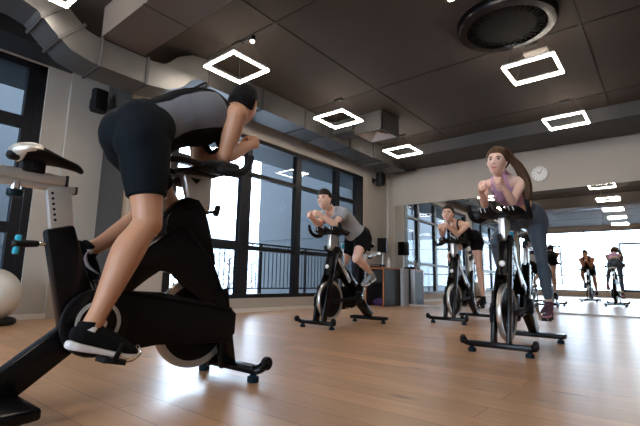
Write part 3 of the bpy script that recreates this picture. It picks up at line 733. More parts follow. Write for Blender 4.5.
def bike(label, loc, rotz, pedal_right):
    """pedal_right: (y, z) of the right pedal axle about the crank"""
    t = thing('spin_bike', label, 'exercise bike', (loc[0], loc[1], 0), rotz, 'black spin bikes')
    fr = part('main_frame', 'fr', f_frame, t, M['gloss'])
    part('frame_stripe', 'st', f_strip, fr, M['silver']); part('badge', 'bd', f_badge, fr, M['white'], (0, .575, .74))
    for s in (-1, 1): part('fork_blade', 'fk%d' % s, f_fork(s), t, M['gloss'])
    part('side_plate', 'pl', f_plate(1), t, M['gloss'])
    part('belt_guard', 'gd', f_guard, t, M['satin']); part('chain_stay', 'gl', f_guard_l, t, M['satin'])
    d = part('crank_disc', 'cd', f_disc, t, M['gloss']); part('disc_ring', 'cr', f_ring, d, M['grey'])
    f = part('flywheel', 'fw', f_web, t, M['satin']); part('flywheel_rim', 'rim', f_rim, f, M['steel'])
    s = part('front_stabilizer', 'fs', f_fstab, t, M['gloss'])
    for x in (-.225, .225): part('foot', 'ft', f_foot, s, M['bluefoot'], (x, .755, 0))
    for x in (-.282, .282): part('transport_wheel', 'tw', f_wheel, s, M['rubber'], (x, .80, .10))
    s = part('rear_stabilizer', 'rs', f_rstab, t, M['gloss'])
    for x in (-.235, .235): part('foot', 'ft', f_foot, s, M['bluefoot'], (x, -.375, 0))
    s = part('seat_post', 'sp', f_post, t, M['silver']); part('adjustment_hole', 'sh', f_holes, s, M['black'])
    s = part('seat_slider', 'sl', f_rail, t, M['silver']); part('slider_cap', 'sc', f_railcap, s, M['black']); part('slider_cap', 'sc2', f_railcap2, s, M['black'])
    s = part('saddle', 'sa', f_saddle, t, M['rubber']); part('saddle_cover', 'sr', f_saddle_rear, s, M['silver']); part('saddle_clamp', 'sq', f_clamp, s, M['black'])
    part('slider_knob', 'sk', f_rknob, t, [M['chrome'], M['bluefoot']])
    s = part('height_knob', 'hk', f_aknob, t, [M['chrome'], M['black']]); part('knob_pull', 'hp', f_apull, s, M['teal'])
    s = part('handlebar_post', 'po', f_hpost, t, M['silver']); part('mounting_plate', 'mp', f_hplate, s, M['black'])
    h = part('handlebar', 'hb', f_bar, t, M['rubber'])
    for q in (-1, 1):
        part('bar_horn', 'hn%d' % q, f_horn(q), h, M['rubber']); p = part('elbow_pad', 'ep%d' % q, f_pad(q), h, M['rubber'])
        part('pad_stripe', 'es%d' % q, f_stripe(q), h, M['grey'])
    part('centre_grip', 'cg', f_grip, h, M['rubber'])
    part('resistance_knob', 'rk', f_rk, t, [M['teal'], M['chrome'], M['white']])
    part('front_clamp_knob', 'fkn', f_fk, t, M['black'])
    for q in (1, -1):
        py, pz = pedal_right[0] * q, pedal_right[1] * q
        a = part('crank_arm', 'ca', f_arm, t, M['chrome'], (q * .112, CY, CZK)); a.rotation_euler = (math.atan2(py, -pz), 0, 0)
        pd = part('pedal', 'pd', f_pedal, t, M['black'], (q * .172, CY + py, CZK + pz)); pd.rotation_euler = (-.22, 0, 0)
        part('toe_cage', 'tc', f_cage, pd, M['chrome']); part('strap', 'ts', f_strap, pd, M['rubber'])
    return t

B1 = (-2.07, .92); B2 = (-3.32, 4.75); B3 = (-1.13, 4.44); B4 = (-2.48, 6.62)
def crank(a): return (CR * math.sin(a), -CR * math.cos(a))     # a=0: right pedal straight down, forward positive
bike('large black spin bike in the left foreground, facing the mirror', B1, 0, crank(.2))
bike('black spin bike of the man in the grey T-shirt beside the long window', B2, PI, crank(.25))
bike('black spin bike of the woman in the lilac top, third from the left', B3, PI, crank(PI - .75))
bike('black spin bike farthest back, with the dark-haired woman before the mirror', B4, PI, crank(PI - .3))
#PART3
# ------------------------------------------------------------------ people
def gauss(x, s): return math.exp(-(x / s) ** 2)
HA, HB_, HCZ = .076, .098, .118
def head_pt(d, wide=1.0):
    """surface of a head for unit direction d (x right, y face, z up); origin mid head"""
    x, y, z = d.x * HA * wide, d.y * HB_, d.z * HCZ
    t = max(0, -z / HCZ)
    if y < 0:
        y *= 1 - .42 * min(1, t * 1.5) ** 1.3                   # nape
        x *= 1 + .03 * (1 - t)
    else:
        x *= 1 - .36 * t ** 1.5
        y *= 1 + .03 * t - .10 * max(0, z / HCZ) ** 2
    fr = max(0, d.y)
    if y > 0:
        k = min(1, fr * 1.6)
        # nose
        zn = z
        prof = 0
        if -.034 < zn < .03: prof = (1 - (zn + .022) / .052) if zn > -.022 else (1 - (-.022 - zn) / .012)
        prof = max(0, prof)
        y += .029 * prof * gauss(x, .0085 + .005 * prof) * k
        y += .009 * (gauss(x - .013, .007) + gauss(x + .013, .007)) * gauss(z + .022, .009) * k
        # sockets, brow, cheeks
        y -= .013 * (gauss(x - .033, .017) + gauss(x + .033, .017)) * gauss(z - .012, .012) * k
        y += .005 * (gauss(x - .028, .024) + gauss(x + .028, .024)) * gauss(z - .034, .010) * k
        y += .004 * (gauss(x - .042, .018) + gauss(x + .042, .018)) * gauss(z + .02, .02) * k
        # mouth and chin
        y += .006 * gauss(x, .024) * gauss(z + .058, .013) * k
        y -= .004 * gauss(x, .02) * gauss(z + .076, .006) * k
        y += .008 * gauss(x, .022) * gauss(z + .098, .015) * k
    return V((x, y, z))
def head_grid(mb, xf, fn, nu=72, nv=56, mat=0):
    vs = [xf(fn(V((0, 0, 1))))]; fs = []
    for j in range(1, nv):
        th = PI * j / nv
        for i in range(nu):
            ph = 2 * PI * i / nu
            vs.append(xf(fn(V((math.sin(th) * math.cos(ph), math.sin(th) * math.sin(ph), math.cos(th))))))
    vs.append(xf(fn(V((0, 0, -1))))); b = len(vs) - 1
    for i in range(nu):
        k = (i + 1) % nu
        fs.append((0, 1 + i, 1 + k))
        for j in range(nv - 2):
            o = 1 + j * nu; fs.append((o + i, o + nu + i, o + nu + k, o + k))
        o = 1 + (nv - 2) * nu; fs.append((o + i, b, o + k))
    mb.add(vs, fs, mat)

def knee_pt(h, a, l1, l2, pole):
    d = a - h; L = min(d.length, (l1 + l2) * .999); u = d.normalized()
    x = (l1 * l1 - l2 * l2 + L * L) / (2 * L); y = math.sqrt(max(0, l1 * l1 - x * x))
    p = pole - u * pole.dot(u); p.normalize()
    return h + u * x + p * y

def hand(mb, W, d, n, th, k=1.0, curl=(62, 92, 55), spread=0.0):
    """fist: W wrist, d forearm direction, n where the palm faces, th thumb side sign along d x n"""
    d = d.normalized(); n = (n - d * n.dot(d)).normalized(); l = d.cross(n)
    mb.sweep([W - d * .02, W + d * .015, W + d * .05, W + d * .085], [(.026 * k, .021 * k), (.031 * k, .02 * k), (.042 * k, .019 * k), (.041 * k, .015 * k)], seg=14, side=l, sub=3)
    segs = ((.046, .028, .021), (.050, .031, .022), (.047, .029, .021), (.037, .022, .018))
    for i in range(4):
        q = (1.5 - i) * th                                            # index on the thumb side
        p = W + d * (.086 - .005 * abs(i - 1)) * k + l * q * .0215 * k
        a = 0; pts = [p - d * .02 * k, p]; cd_ = d + l * q * spread
        cd_.normalize()
        for j in range(3):
            a += math.radians(curl[j] + (i - 1.5) * 2)
            p = p + (cd_ * math.cos(a) + n * math.sin(a)) * segs[i][j] * k; pts.append(p)
        mb.sweep(pts, [.0100 * k, .0100 * k, .0093 * k, .0085 * k, .0075 * k], seg=10, sub=3)
    b = W + d * .022 * k + l * th * .030 * k
    mb.sweep([b - d * .005, b + (d * .6 + l * th * .35 + n * .35) * .034 * k, b + (d * 1.15 + l * th * .25 + n * .75) * .045 * k, b + (d * 1.25 - l * th * .25 + n * 1.0) * .054 * k],
             [.016 * k, .014 * k, .0115 * k, .009 * k], seg=10, sub=3)

def shoe(name, ball, pitch, out, parent, mats, yaw=0.0, swoosh=None):
    """ball of the foot on the pedal; out = +1 right foot"""
    s = V((math.sin(yaw) * out, math.cos(yaw) * math.cos(pitch), -math.sin(pitch))).normalized()
    n = V((0, math.sin(pitch), math.cos(pitch))); n = (n - s * n.dot(s)).normalized(); x = s.cross(n)
    P = lambda a, h, w=0: ball + s * a + n * h + x * w
    mb = MB()
    mb.sweep([P(-.175, .05), P(-.15, .052), P(-.10, .055), P(-.04, .052), P(.02, .042), P(.065, .034), P(.098, .028)],
             [(.024, .034), (.034, .044), (.037, .048), (.040, .044), (.045, .034), (.042, .026), (.026, .016)], seg=20, side=x, sub=4, n=2.3)
    mb.sweep([P(-.118, .05), P(-.128, .085), P(-.135, .112)], [(.036, .052), (.037, .05), (.041, .052)], seg=18, side=x, sub=3, cap='flat')
    me = fuse(mb, 'shoe', .006, 3); me.materials.append(mats[0]); o = link(name, me, parent)
    mb = MB()
    mb.sweep([P(-.182, .006), P(-.15, .004), P(-.08, .004), P(.0, .003), (P(.06, .006)), P(.103, .016)],
             [(.026, .018), (.037, .017), (.038, .014), (.045, .012), (.044, .011), (.024, .008)], seg=20, side=x, sub=4, n=3.2)
    mb.build('sole', mats[1], o)
    mb = MB()
    for k in range(5):
        a = -.055 + k * .019; h = .096 - k * .0085
        mb.sweep([P(a, h - .008, -.022), P(a + .004, h, 0), P(a, h - .008, .022)], .0035, seg=6, sub=2)
    mb.build('laces', mats[2] if len(mats) > 2 else mats[0], o)
    if swoosh is not None:
        for w in (-out,):
            mb = MB(); pts = [(-.13, .068), (-.115, .05), (-.09, .038), (-.06, .040), (-.02, .056), (.0, .066)]; rad = [.0015, .006, .0095, .008, .004, .001]
            mb.sweep([P(a, h, w * (.0395 + .0035 * gauss(a + .05, .08))) for a, h in pts], [(.003, r) for r in rad], seg=8, side=x, sub=4)
            mb.build('curved_mark', swoosh, o)
    return o

def person(c):
    """body in bike coordinates; c: pose and clothing"""
    g = c.get('g', 1.0); fem = c.get('fem', False)
    H = V(c['hip']); S = V(c['sh']); u = (S - H).normalized(); X = V((1, 0, 0)); dors = u.cross(X) * -1
    if dors.z < 0: dors = -dors
    hw, sw = (.150, .175) if not fem else (.152, .170)
    hw *= g; sw *= g
    L = (S - H).length
    mb = MB()
    arch = c.get('arch', .03)
    T = [H - u * .11, H - u * .02, H + u * L * .28 + dors * arch * .6, H + u * L * .55 + dors * arch, H + u * L * .82 + dors * arch * .8, S + u * .01 + dors * .01, S + u * .07]
    if not fem: TR = [(.10, .09), (.155, .122), (.138, .105), (.152, .116), (.165, .118), (.135, .088), (.06, .06)]
    else: TR = [(.10, .09), (.158, .118), (.122, .092), (.128, .098), (.140, .100), (.118, .078), (.05, .05)]
    TR = [(a * g, b * g * c.get('deep', 1)) for a, b in TR]
    mb.sweep(T, TR, seg=28, side=X, sub=5)
    for s in (-1, 1): mb.ball(H + X * s * .072 * g - u * .045 + dors * .028, (.092 * g, .115 * g, .105 * g))
    if fem:
        for s in (-1, 1): mb.ball(S - u * .13 - dors * .055 + X * s * .062, (.056, .06, .05))
    hb_ = MB(); hd = {}
    # neck + head
    hc = V(c['head']); f = V(c['face']).normalized(); rr = f.cross(V(c.get('headup', (0, 0, 1)))).normalized(); hu = rr.cross(f)
    hk = c.get('hk', 1.0)
    xf = lambda p: hc + rr * p.x * hk + f * p.y * hk + hu * p.z * hk
    nb = S + u * .03 + dors * .02
    nr = .056 * g if not fem else .047
    mb.sweep([nb - u * .05, nb, nb.lerp(hc, .4) , hc - hu * .045 - f * .022], [(nr * 1.35, nr * 1.2), (nr * 1.1, nr * 1.1), (nr, nr), (nr, nr * 1.05)], seg=18, side=X, sub=3)
    head_grid(hb_, xf, head_pt, 96, 72)
    hb_.sweep([nb.lerp(hc, .45), hc - hu * .045 - f * .022], [(nr * .97, nr * 1.0), (nr, nr * 1.05)], seg=18, side=X)
    for s in (-1, 1):   # ears
        e0 = V((s * .076, -.008, -.005))
        hb_.sweep([xf(e0 + V((0, .004, -.026))), xf(e0 + V((s * .006, 0, 0))), xf(e0 + V((s * .010, -.008, .026)))], [(.008, .005), (.013, .007), (.011, .005)], seg=10, side=f, sub=3)
    # arms
    arms = {}
    for s, k in ((1, 'R'), (-1, 'L')):
        A = S + X * s * sw + V(c.get('shoff' + k, (0, 0, 0))); E = V(c['elbow' + k]); Wp = V(c['hand' + k])
        d = (Wp - E).normalized(); W = Wp - d * .06
        r = g if not fem else .80
        mb.sweep([nb + X * s * .03, S + X * s * sw * .6 + dors * .02, A], [.042 * g, .05 * r, .055 * r], seg=14, sub=3)
        mb.ball(A, .062 * r)
        ab = A.lerp(E, .45)
        mb.sweep([A, A.lerp(E, .3), ab, A.lerp(E, .8), E], [(.056 * r, .056 * r), (.055 * r, .055 * r), (.052 * r, .052 * r), (.042 * r, .042 * r), (.040 * r, .040 * r)], seg=18, sub=3)
        mb.sweep([E, E.lerp(W, .25), E.lerp(W, .6), E.lerp(W, .9), W], [.039 * r, .045 * r, .038 * r, .028 * r, .027 * r], seg=18, sub=3)
        n = V(c.get('palm' + k, (-s, 0, .0))); hd[k] = MB(); hd[k].sweep([E.lerp(W, .85), W], [.0275 * r, .0265 * r], seg=18); hand(hd[k], W, V(c.get('hdir' + k, d)), n, s, .98 if not fem else .9)
        arms[k] = (A, E, W)
    # legs
    legs = {}
    l1, l2 = c['legs']
    for s, k in ((1, 'R'), (-1, 'L')):
        J = H + X * s * .088 * g - u * .055
        ball = V(c['ball' + k]); pitch = c['pitch' + k]
        sd = V((0, math.cos(pitch), -math.sin(pitch))); sn = V((0, math.sin(pitch), math.cos(pitch)))
        an = ball - sd * .125 + sn * .10
        K = knee_pt(J, an, l1, l2, V((s * .12, 1, .15)))
        r = (g if not fem else .93) * c.get('lg', 1)
        mb.sweep([J, J.lerp(K, .2), J.lerp(K, .5), J.lerp(K, .82), K], [(.088 * r, .098 * r), (.09 * r, .098 * r), (.077 * r, .083 * r), (.058 * r, .06 * r), (.054 * r, .056 * r)], seg=22, side=X, sub=4)
        bk = (V((0, -1, 0)) - (an - K).normalized() * V((0, -1, 0)).dot((an - K).normalized())).normalized()
        mb.ball(K + bk * -.018, (.045 * r, .045 * r, .05 * r))
        mb.sweep([K, K.lerp(an, .15) + bk * .008, K.lerp(an, .33) + bk * .016, K.lerp(an, .6) + bk * .008, K.lerp(an, .86), an], [.051 * r, .053 * r, .059 * r, .047 * r, .034 * r, .033 * r], seg=20, sub=4)
        mb.sweep([an - sd * .03 - sn * .05, an - sn * .05, ball + sn * .035], [(.028, .03), (.032, .035), (.034, .02)], seg=14, side=X, sub=2)
        legs[k] = (J, K, an, ball, pitch)
    me = join_mesh('person', [fuse(mb, 'person', .0055, 3, .5), fuse(hb_, 'head', .0034, 2, .5)] + [fuse(h_, 'hand', .0027, 2, .5) for h_ in hd.values()]); me.materials.append(c['skin'])
    body = link('person', me, None, (c['at'][0], c['at'][1], 0), c['rot'])
    tag(body, c['label'], 'person')
    # face pieces
    for s in (-1, 1):
        mb = MB(); e = V((s * .0325, 0, .012)); yy = head_pt(V((e.x / HA, math.sqrt(max(0, 1 - (e.x / HA) ** 2 - (e.z / HCZ) ** 2)), e.z / HCZ))).y
        ec = xf(V((e.x, yy - .008, e.z)))
        mb.ball(ec, .0142, 0, nu=18, nv=12)
        gz = V(c['gaze']).normalized() if 'gaze' in c else f
        iris = ec + gz * .0112; mb.ball(iris, (.0078, .0078, .0038), 1, axes=(gz.cross(hu).normalized(), hu, gz), nu=12, nv=8)
        eo = mb.build('eye', [M['eye'], M['iris']], body)
        mb = MB(); pts = []
        for q in range(5):
            xx = s * (.016 + .009 * q); zz = .031 + .005 * math.sin(q / 4 * PI * .8); dd = V((xx / HA, 0, zz / HCZ)); dd.y = math.sqrt(max(.0, 1 - dd.x ** 2 - dd.z ** 2))
            p = head_pt(dd); pts.append(xf(V((xx, p.y + .0005, zz))))
        mb.sweep(pts, [.0028, .0042, .0042, .0036, .002], seg=8, sub=2); mb.build('eyebrow', M['brow'], body)
        mb = MB(); pts = []
        for q in range(5):
            xx = s * (.020 + .0062 * q); zz = .0165 + .005 * math.sin(q / 4 * PI); dd = V((xx / HA, 0, zz / HCZ)); dd.y = math.sqrt(max(.0, 1 - dd.x ** 2 - dd.z ** 2))
            p = head_pt(dd); pts.append(xf(V((xx, p.y + .0045, zz))))
        mb.sweep(pts, [.0016, .003, .003, .003, .0016], seg=6, sub=2); mb.build('eyelash', M['brow'], eo)
    mb = MB()
    sm = c.get('smile', .3)
    def lipline(dz, half, bulge, n=7):
        pts = []
        for q in range(n):
            t = q / (n - 1) * 2 - 1; xx = t * half; zz = -.058 + dz * (1 - t * t) + sm * .010 * t * t
            dd = V((xx / HA, 0, zz / HCZ)); dd.y = math.sqrt(max(0, 1 - dd.x ** 2 - dd.z ** 2)); p = head_pt(dd)
            pts.append(xf(V((xx * (1 + .04), p.y + bulge, zz))))
        return pts
    half = .021 + .008 * sm
    mb.sweep(lipline(.0045 + (.002 if c.get('teeth') else 0), half, .0005), [.0012, .003, .0038, .0034, .0038, .003, .0012], seg=8, sub=2)
    mb.sweep(lipline(-.0045 - (.006 if c.get('teeth') else 0), half, .0005), [.0012, .0032, .0045, .005, .0045, .0032, .0012], seg=8, sub=2)
    mb.build('lips', M['lip'], body)
    if c.get('teeth'):
        mb = MB(); mb.sweep(lipline(-.001, half * .86, -.0005), [(.0012, .001), (.003, .004), (.003, .005), (.003, .005), (.003, .005), (.003, .004), (.0012, .001)], seg=8, side=f, sub=2); mb.build('teeth', M['teeth'], body)
    # hair cap: head surface lifted inside the hairline, sunk below it outside
    hl = c['hairline']
    def hair_fn(d):
        p = head_pt(d) if d.y < .2 else V((d.x * HA, d.y * HB_ * (1 - .1 * max(0, d.z) ** 2), d.z * HCZ))
        m, th = hl(d)
        nn = noise.noise(V((d.x * 9, d.y * 9, d.z * 9 + c['at'][0]))) * .5 + noise.noise(d * 30) * .25
        q = p.normalized()
        return p + q * ((th + nn * .004) * m - .012 * (1 - m))
    mb = MB(); head_grid(mb, xf, hair_fn, 128, 96); hr = mb.build('hair', c['hair'], body, sharp=0)
    hr.data.shade_smooth()
    for strand in c.get('strands', []):
        mb = MB(); rnd = random.Random(3)
        P0 = strand['pts']; R0 = strand['r']
        for k in range(strand.get('n', 14)):
            a = rnd.uniform(0, 2 * PI); q = math.sqrt(rnd.random()) * .75
            pts = []
            for (p, r) in zip(P0, R0): pts.append(V(p) + V((math.cos(a) * q * r * 1.0, math.sin(a) * q * r * .8, rnd.uniform(-.004, .004))))
            mb.sweep(pts, [max(.004, r * .36) for r in R0], seg=8, sub=5)
        mb.build(strand.get('name', 'ponytail'), c['hair'], hr, sharp=0).data.shade_smooth()
    # clothing -------------------------------------------------------------
    from mathutils.bvhtree import BVHTree
    bvh = BVHTree.FromPolygons([v.co.copy() for v in me.vertices], [tuple(p.vertices) for p in me.polygons])
    def torso_shell(a, b, inf, sleeves=0, neck=True, extra=None):
        m = MB(); q = catmull([list(p) + list(r) for p, r in zip(T, TR)], 8); n = len(q)
        i0, i1 = int(a * (n - 1)), int(b * (n - 1))
        m.sweep([V(x[:3]) for x in q[i0:i1 + 1]], [(x[3] + inf, x[4] + inf) for x in q[i0:i1 + 1]], seg=32, side=X, cap='flat')
        if sleeves:
            for k, s in (('R', 1), ('L', -1)):
                A, E, W = arms[k]; r = g if not fem else .8
                m.sweep([nb + X * s * .045, S + X * s * sw * .6 + dors * .02, A, A.lerp(E, sleeves * .5), A.lerp(E, sleeves)], [.045 * g + inf, .05 * r + inf, .064 * r + inf, .062 * r + inf * 1.3, .060 * r + inf * 1.6], seg=20, sub=3, cap='flat')
        if extra: extra(m)
        return m
    def leg_shell(frac, inf, m, flare=0.0):
        r = (g if not fem else .93) * c.get('lg', 1)
        for k, s in (('R', 1), ('L', -1)):
            J, K, an, ball, pitch = legs[k]
            pr = [(0, .088, .098), (.2, .09, .098), (.5, .077, .083), (.82, .058, .06), (1, .054, .056)]
            pts = []; rad = []
            fr = min(1, frac)
            for i in range(9):
                t = fr * i / 8
                for (t0, a0, b0), (t1, a1, b1) in zip(pr[:-1], pr[1:]):
                    if t0 <= t <= t1 + 1e-9: w = (t - t0) / (t1 - t0); ra, rb = lerp(a0, a1, w), lerp(b0, b1, w); break
                pts.append(J.lerp(K, t)); rad.append((ra * r + inf + flare * t, rb * r + inf + flare * t))
            m.ball(J, (.09 * r + inf, .10 * r + inf, .10 * r + inf))
            m.sweep(pts, rad, seg=24, side=X, cap='flat')
            if frac > 1:
                bk = (V((0, -1, 0)) - (an - K).normalized() * V((0, -1, 0)).dot((an - K).normalized())).normalized()
                m.ball(K + bk * -.018, (.045 * r + inf, .045 * r + inf, .05 * r + inf))
                rr_ = [.051, .053, .059, .047, .034]
                m.sweep([K, K.lerp(an, .15) + bk * .008, K.lerp(an, .33) + bk * .016, K.lerp(an, .6) + bk * .008, K.lerp(an, .9)], [x * r + inf for x in rr_], seg=20, sub=4, cap='flat')
    def pelvis(m, inf, top):
        q = catmull([list(p) + list(r) for p, r in zip(T, TR)], 8); n = len(q); i1 = int(top * (n - 1))
        p0 = V(q[0][:3]); ra, rb = q[0][3] + inf, q[0][4] + inf; tt = (V(q[1][:3]) - p0).normalized(); rm = min(ra, rb)
        pre = [(p0 - tt * rm * math.sin(a), (ra * math.cos(a), rb * math.cos(a))) for a in (1.4, 1.1, .75, .4)]
        m.sweep([p for p, _ in pre] + [V(x[:3]) for x in q[:i1 + 1]], [r_ for _, r_ in pre] + [(x[3] + inf, x[4] + inf) for x in q[:i1 + 1]], seg=32, side=X, cap='flat')
        for s in (-1, 1):
            m.ball(H + X * s * .072 * g - u * .045 + dors * .028, (.092 * g + inf, .115 * g + inf, .105 * g + inf))
            J, K = legs['R' if s > 0 else 'L'][:2]
            m.sweep([H + X * s * .075 * g + dors * .0, J.lerp(K, .12) + V((0, -.022, 0)), J.lerp(K, .3) + V((0, -.012, 0))], [.105 * g + inf, .105 * g + inf, .09 * g + inf], seg=20, side=X, sub=4)
    m = MB(); pelvis(m, c.get('pinf', .010), c.get('waist', .26)); leg_shell(c['hem'], c.get('linf', .012), m, c.get('flare', 0))
    me = fuse(m, c['bottom'], .007, 3); me.materials.append(c['bmat']); link(c['bottom'], me, body)
    inf = c.get('tinf', .011)
    if c['top'] == 'tshirt':
        m = torso_shell(.10, .93, inf, sleeves=.48); me = fuse(m, 'tshirt', .007, 4)
    else:
        def ex(m):
            wd = c.get('strap', .02); t1 = c.get('t1', .74); xs = .066 * g if not fem else .060
            low = (S - (H + u * L * .0)).length * (1 - t1) * .9 + .05
            for s in (-1, 1):
                C0 = S - u * .05 + X * s * xs; P_ = []
                for kind, q_ in [(1, x) for x in (1, .6, .25)] + [(0, a) for a in range(0, 181, 15)] + [(-1, x) for x in (.25, .6, 1)]:
                    if kind: o_ = C0 - u * low * q_; d_ = dors * kind
                    else: o_ = C0; a = math.radians(q_); d_ = dors * math.cos(a) + u * math.sin(a)
                    hit, nn, _, _ = bvh.ray_cast(o_ + d_ * .20, -d_, .3)
                    if hit is not None: P_.append(hit + nn * .003)
                m.sweep(P_, [(wd, .010)] * len(P_), seg=12, side=X, sub=2)
            if fem:
                for s in (-1, 1): m.ball(S - u * .13 - dors * .055 + X * s * .062, (.056 + inf, .06 + inf, .05 + inf))
        m = torso_shell(c.get('t0', .12), c.get('t1', .74), inf, extra=ex); me = fuse(m, 'tank_top', .0045, 4)
    nrm = [v.normal.copy() for v in me.vertices]
    for v, vn in zip(me.vertices, nrm):       # cloth folds, strongest near the waist
        r_ = v.co - H; al = r_.dot(u) / L; amp = c.get('fold', .004) * max(.15, 1 - al * 1.1)
        v.co += vn * amp * noise.noise(V((al * 9 + r_.x * 6, r_.x * 5, r_.dot(dors) * 7 + c['at'][0])))
    me.materials.append(c['tmat'])
    if c.get('tmat2'):
        me.materials.append(c['tmat2'])
        for p in me.polygons:
            r_ = p.center - H; al = r_.dot(u); cen = arch * math.sin(min(1, max(0, al / L)) * PI * .8)
            x_, d_ = abs(r_.x), r_.dot(dors) - cen
            ang = math.degrees(math.atan2(d_, x_))
            if ang > 42 or ang < -30 or al > L * .90: p.material_index = 1
    link(c['top'] if c['top'] == 'tshirt' else 'tank_top', me, body)
    for k, s in (('R', 1), ('L', -1)):
        J, K, an, ball, pitch = legs[k]
        shoe('shoe', ball, pitch, s, body, c['shoes'], swoosh=c.get('swoosh'))
        if c.get('sock'):
            m = MB(); d_ = (K - an).normalized(); m.sweep([an - d_ * .03, an + d_ * .02, an + d_ * c['sock']], [.037, .038, .039], seg=18, cap='flat'); m.build('sock', M['sock'], body)
    return body

def short_hair(front=.35, side=-.15, th=.014):
    def fn(d):
        lim = front if d.y > .25 else lerp(side, front, max(0, min(1, (d.y + .1) / .35)))
        if d.y < -.3: lim = -.45
        m = max(0, min(1, (d.z - lim) / .06 + .5))
        return m, th * (.18 + .82 * max(0, min(1, (d.z - lim) / .5)))
    return fn
def pulled_hair(front=.55, th=.012):
    def fn(d):
        lim = lerp(-.1, front, max(0, min(1, (d.y + .15) / .75)))
        lim -= .22 * max(0, abs(d.x) - .45)
        if d.y < -.2: lim = -.5
        m = max(0, min(1, (d.z - lim) / .06 + .5))
        return m, th * (.22 + .9 * max(0, min(1, (d.z - lim) / .45)))
    return fn

def ballp(a, s, lift=.026):     # ball of the foot over a pedal
    y, z = crank(a); q = 1
    return (s * .172, CY + (y if s > 0 else -y), CZK + (z if s > 0 else -z) + lift)

person(dict(at=B1, rot=0, label='man in grey and black tank top bent over the nearest spin bike', skin=M['skin1'], g=1.08, deep=1.2,
    hip=(0, .125, 1.31), sh=(0, .575, 1.505), arch=.045, head=(-.02, .80, 1.695), face=(-.42, .88, -.16), headup=(0, .1, 1), hk=1.0,
    elbowR=(.13, .55, 1.262), elbowL=(-.13, .55, 1.262), handR=(.030, .865, 1.45), handL=(-.030, .865, 1.45),
    legs=(.47, .51), lg=1.12, ballR=ballp(.2, 1), ballL=tuple(V(ballp(.2, -1)) + V((0, .055, 0))), pitchR=.28, pitchL=1.0,
    hair=M['hairb'], hairline=short_hair(.42, .12, .028), smile=.1,
    bottom='shorts', bmat=M['navy'], hem=.74, linf=.010, flare=.004, top='tank', tmat=M['knit'], tmat2=M['blackc'], fold=.011, t0=.20, t1=.80, strap=.03, tinf=.012,
    shoes=[M['blackc'], M['shoew'], M['black']], swoosh=M['shoew'], sock=.02))
person(dict(at=B2, rot=PI, label='smiling man in grey T-shirt leaning on the spin bike by the long window', skin=M['skin2'], g=.98,
    hip=(-.03, -.02, 1.19), sh=(.02, .45, 1.42), arch=.04, head=(.0, .66, 1.57), face=(-.22, 1, -.02), headup=(.05, -.1, 1), hk=1.03,
    elbowR=(.13, .58, 1.262), elbowL=(-.12, .58, 1.262), handR=(.085, .84, 1.36), handL=(-.035, .83, 1.37),
    legs=(.44, .45), ballR=ballp(.25, 1), ballL=ballp(.25, -1), pitchR=.2, pitchL=.35,
    hair=M['hairdb'], hairline=short_hair(.45, 0, .03), smile=.9, teeth=True,
    bottom='shorts', bmat=M['blackc'], hem=.62, flare=.012, top='tshirt', tmat=M['tee'], fold=.010, shoes=[M['shoeg'], M['shoew'], M['white']]))
person(dict(at=B3, rot=PI, label='woman in lilac tank top and slate leggings on the spin bike right of centre', skin=M['skin2'], g=1.0, fem=True,
    hip=(-.05, .0, 1.25), sh=(0, .46, 1.475), arch=.02, head=(-.02, .66, 1.625), face=(-.06, 1, -.08), headup=(-.08, -.1, 1), hk=1.0,
    elbowR=(.118, .60, 1.262), elbowL=(-.118, .60, 1.262), handR=(.07, .85, 1.365), handL=(-.095, .83, 1.40),
    legs=(.43, .435), ballR=ballp(PI - .75, 1), ballL=ballp(PI - .75, -1), pitchR=.45, pitchL=.15,
    hair=M['hairbr'], hairline=pulled_hair(.58, .022), smile=.25,
    strands=[dict(pts=[(-.03, .60, 1.715), (-.08, .54, 1.69), (-.14, .50, 1.62), (-.185, .47, 1.50), (-.20, .46, 1.38), (-.20, .47, 1.27)], r=[.035, .04, .045, .05, .048, .02], n=18),
             dict(pts=[(-.01, .66, 1.75), (-.07, .62, 1.742), (-.11, .57, 1.69), (-.14, .53, 1.61)], r=[.02, .035, .03, .02], n=12, name='hair_sweep')],
    bottom='leggings', bmat=M['legg'], hem=1.5, pinf=.006, linf=.005, waist=.32, top='tank', tmat=M['lilac'], t0=.42, t1=.80, strap=.018, tinf=.007,
    shoes=[M['plum'], M['pink'], M['sock']]))
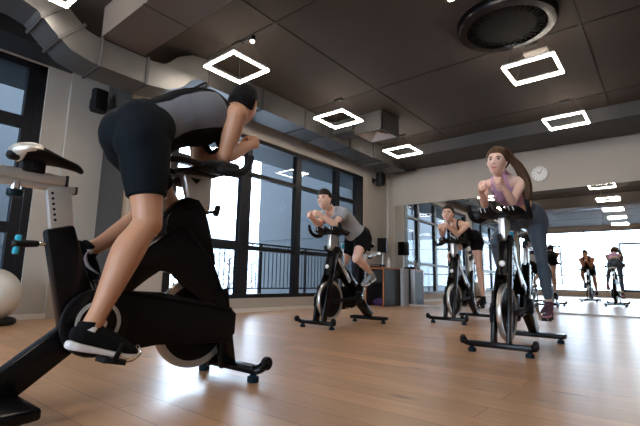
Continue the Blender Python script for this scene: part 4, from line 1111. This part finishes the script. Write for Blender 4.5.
person(dict(at=B4, rot=PI, label='dark-haired woman in black shorts on the farthest spin bike before the mirror', skin=M['skin3'], g=1.03, fem=True,
    hip=(-.05, .0, 1.28), sh=(-.02, .44, 1.42), arch=.02, head=(.0, .66, 1.57), face=(-.22, 1, -.02), headup=(0, -.1, 1), hk=1.0,
    elbowR=(.12, .58, 1.262), elbowL=(-.11, .58, 1.262), handR=(.07, .83, 1.36), handL=(-.045, .82, 1.38),
    legs=(.43, .44), ballR=ballp(PI - .3, 1), ballL=ballp(PI - .3, -1), pitchR=.5, pitchL=.2,
    hair=M['hairdb'], hairline=pulled_hair(.58, .018), smile=.0,
    strands=[dict(pts=[(0, .575, 1.66), (0, .54, 1.675), (0, .515, 1.655), (0, .52, 1.62)], r=[.02, .035, .035, .02], n=10, name='bun')],
    bottom='shorts', bmat=M['blackc'], hem=.42, pinf=.007, linf=.008, waist=.40, top='tank', tmat=M['blackc'], t0=.38, t1=.70, strap=.014, tinf=.006,
    shoes=[M['blackc'], M['black'], M['grey']]))
#PART4
# ------------------------------------------------------------------ daylight
w = bpy.data.worlds.new('overcast'); SC.world = w; w.use_nodes = True
bg = w.node_tree.nodes['Background']; bg.inputs['Color'].default_value = (.86, .93, 1.0, 1); bg.inputs['Strength'].default_value = 8.5
def portal(loc, sx, sy, rot):
    ld = bpy.data.lights.new('window_daylight', 'AREA'); ld.shape = 'RECTANGLE'; ld.size = sx; ld.size_y = sy; ld.cycles.is_portal = True
    o = bpy.data.objects.new('window_daylight', ld); COL.objects.link(o); o.location = loc; o.rotation_euler = rot
#portal((XL - .3, (W1[0] + W1[1]) / 2, 1.84), W1[3] - W1[2], W1[1] - W1[0], (0, -PI / 2, 0))
#portal((XW - .3, (W2[0] + W2[1]) / 2, 1.7), W2[3] - W2[2], W2[1] - W2[0], (0, -PI / 2, 0))
#portal((-1.35, YR - .3, 1.86), 9.6, 3.2, (PI / 2, 0, 0))
SC.view_settings.view_transform = 'Standard'; SC.view_settings.look = 'None'; SC.view_settings.gamma = 1
SC.view_settings.use_curve_mapping = False; SC.view_settings.exposure = .6
cy = SC.cycles
cy.use_denoising = True; cy.max_bounces = 10; cy.diffuse_bounces = 5; cy.glossy_bounces = 6; cy.transparent_max_bounces = 12; cy.sample_clamp_indirect = 6
cy.caustics_reflective = False; cy.caustics_refractive = False
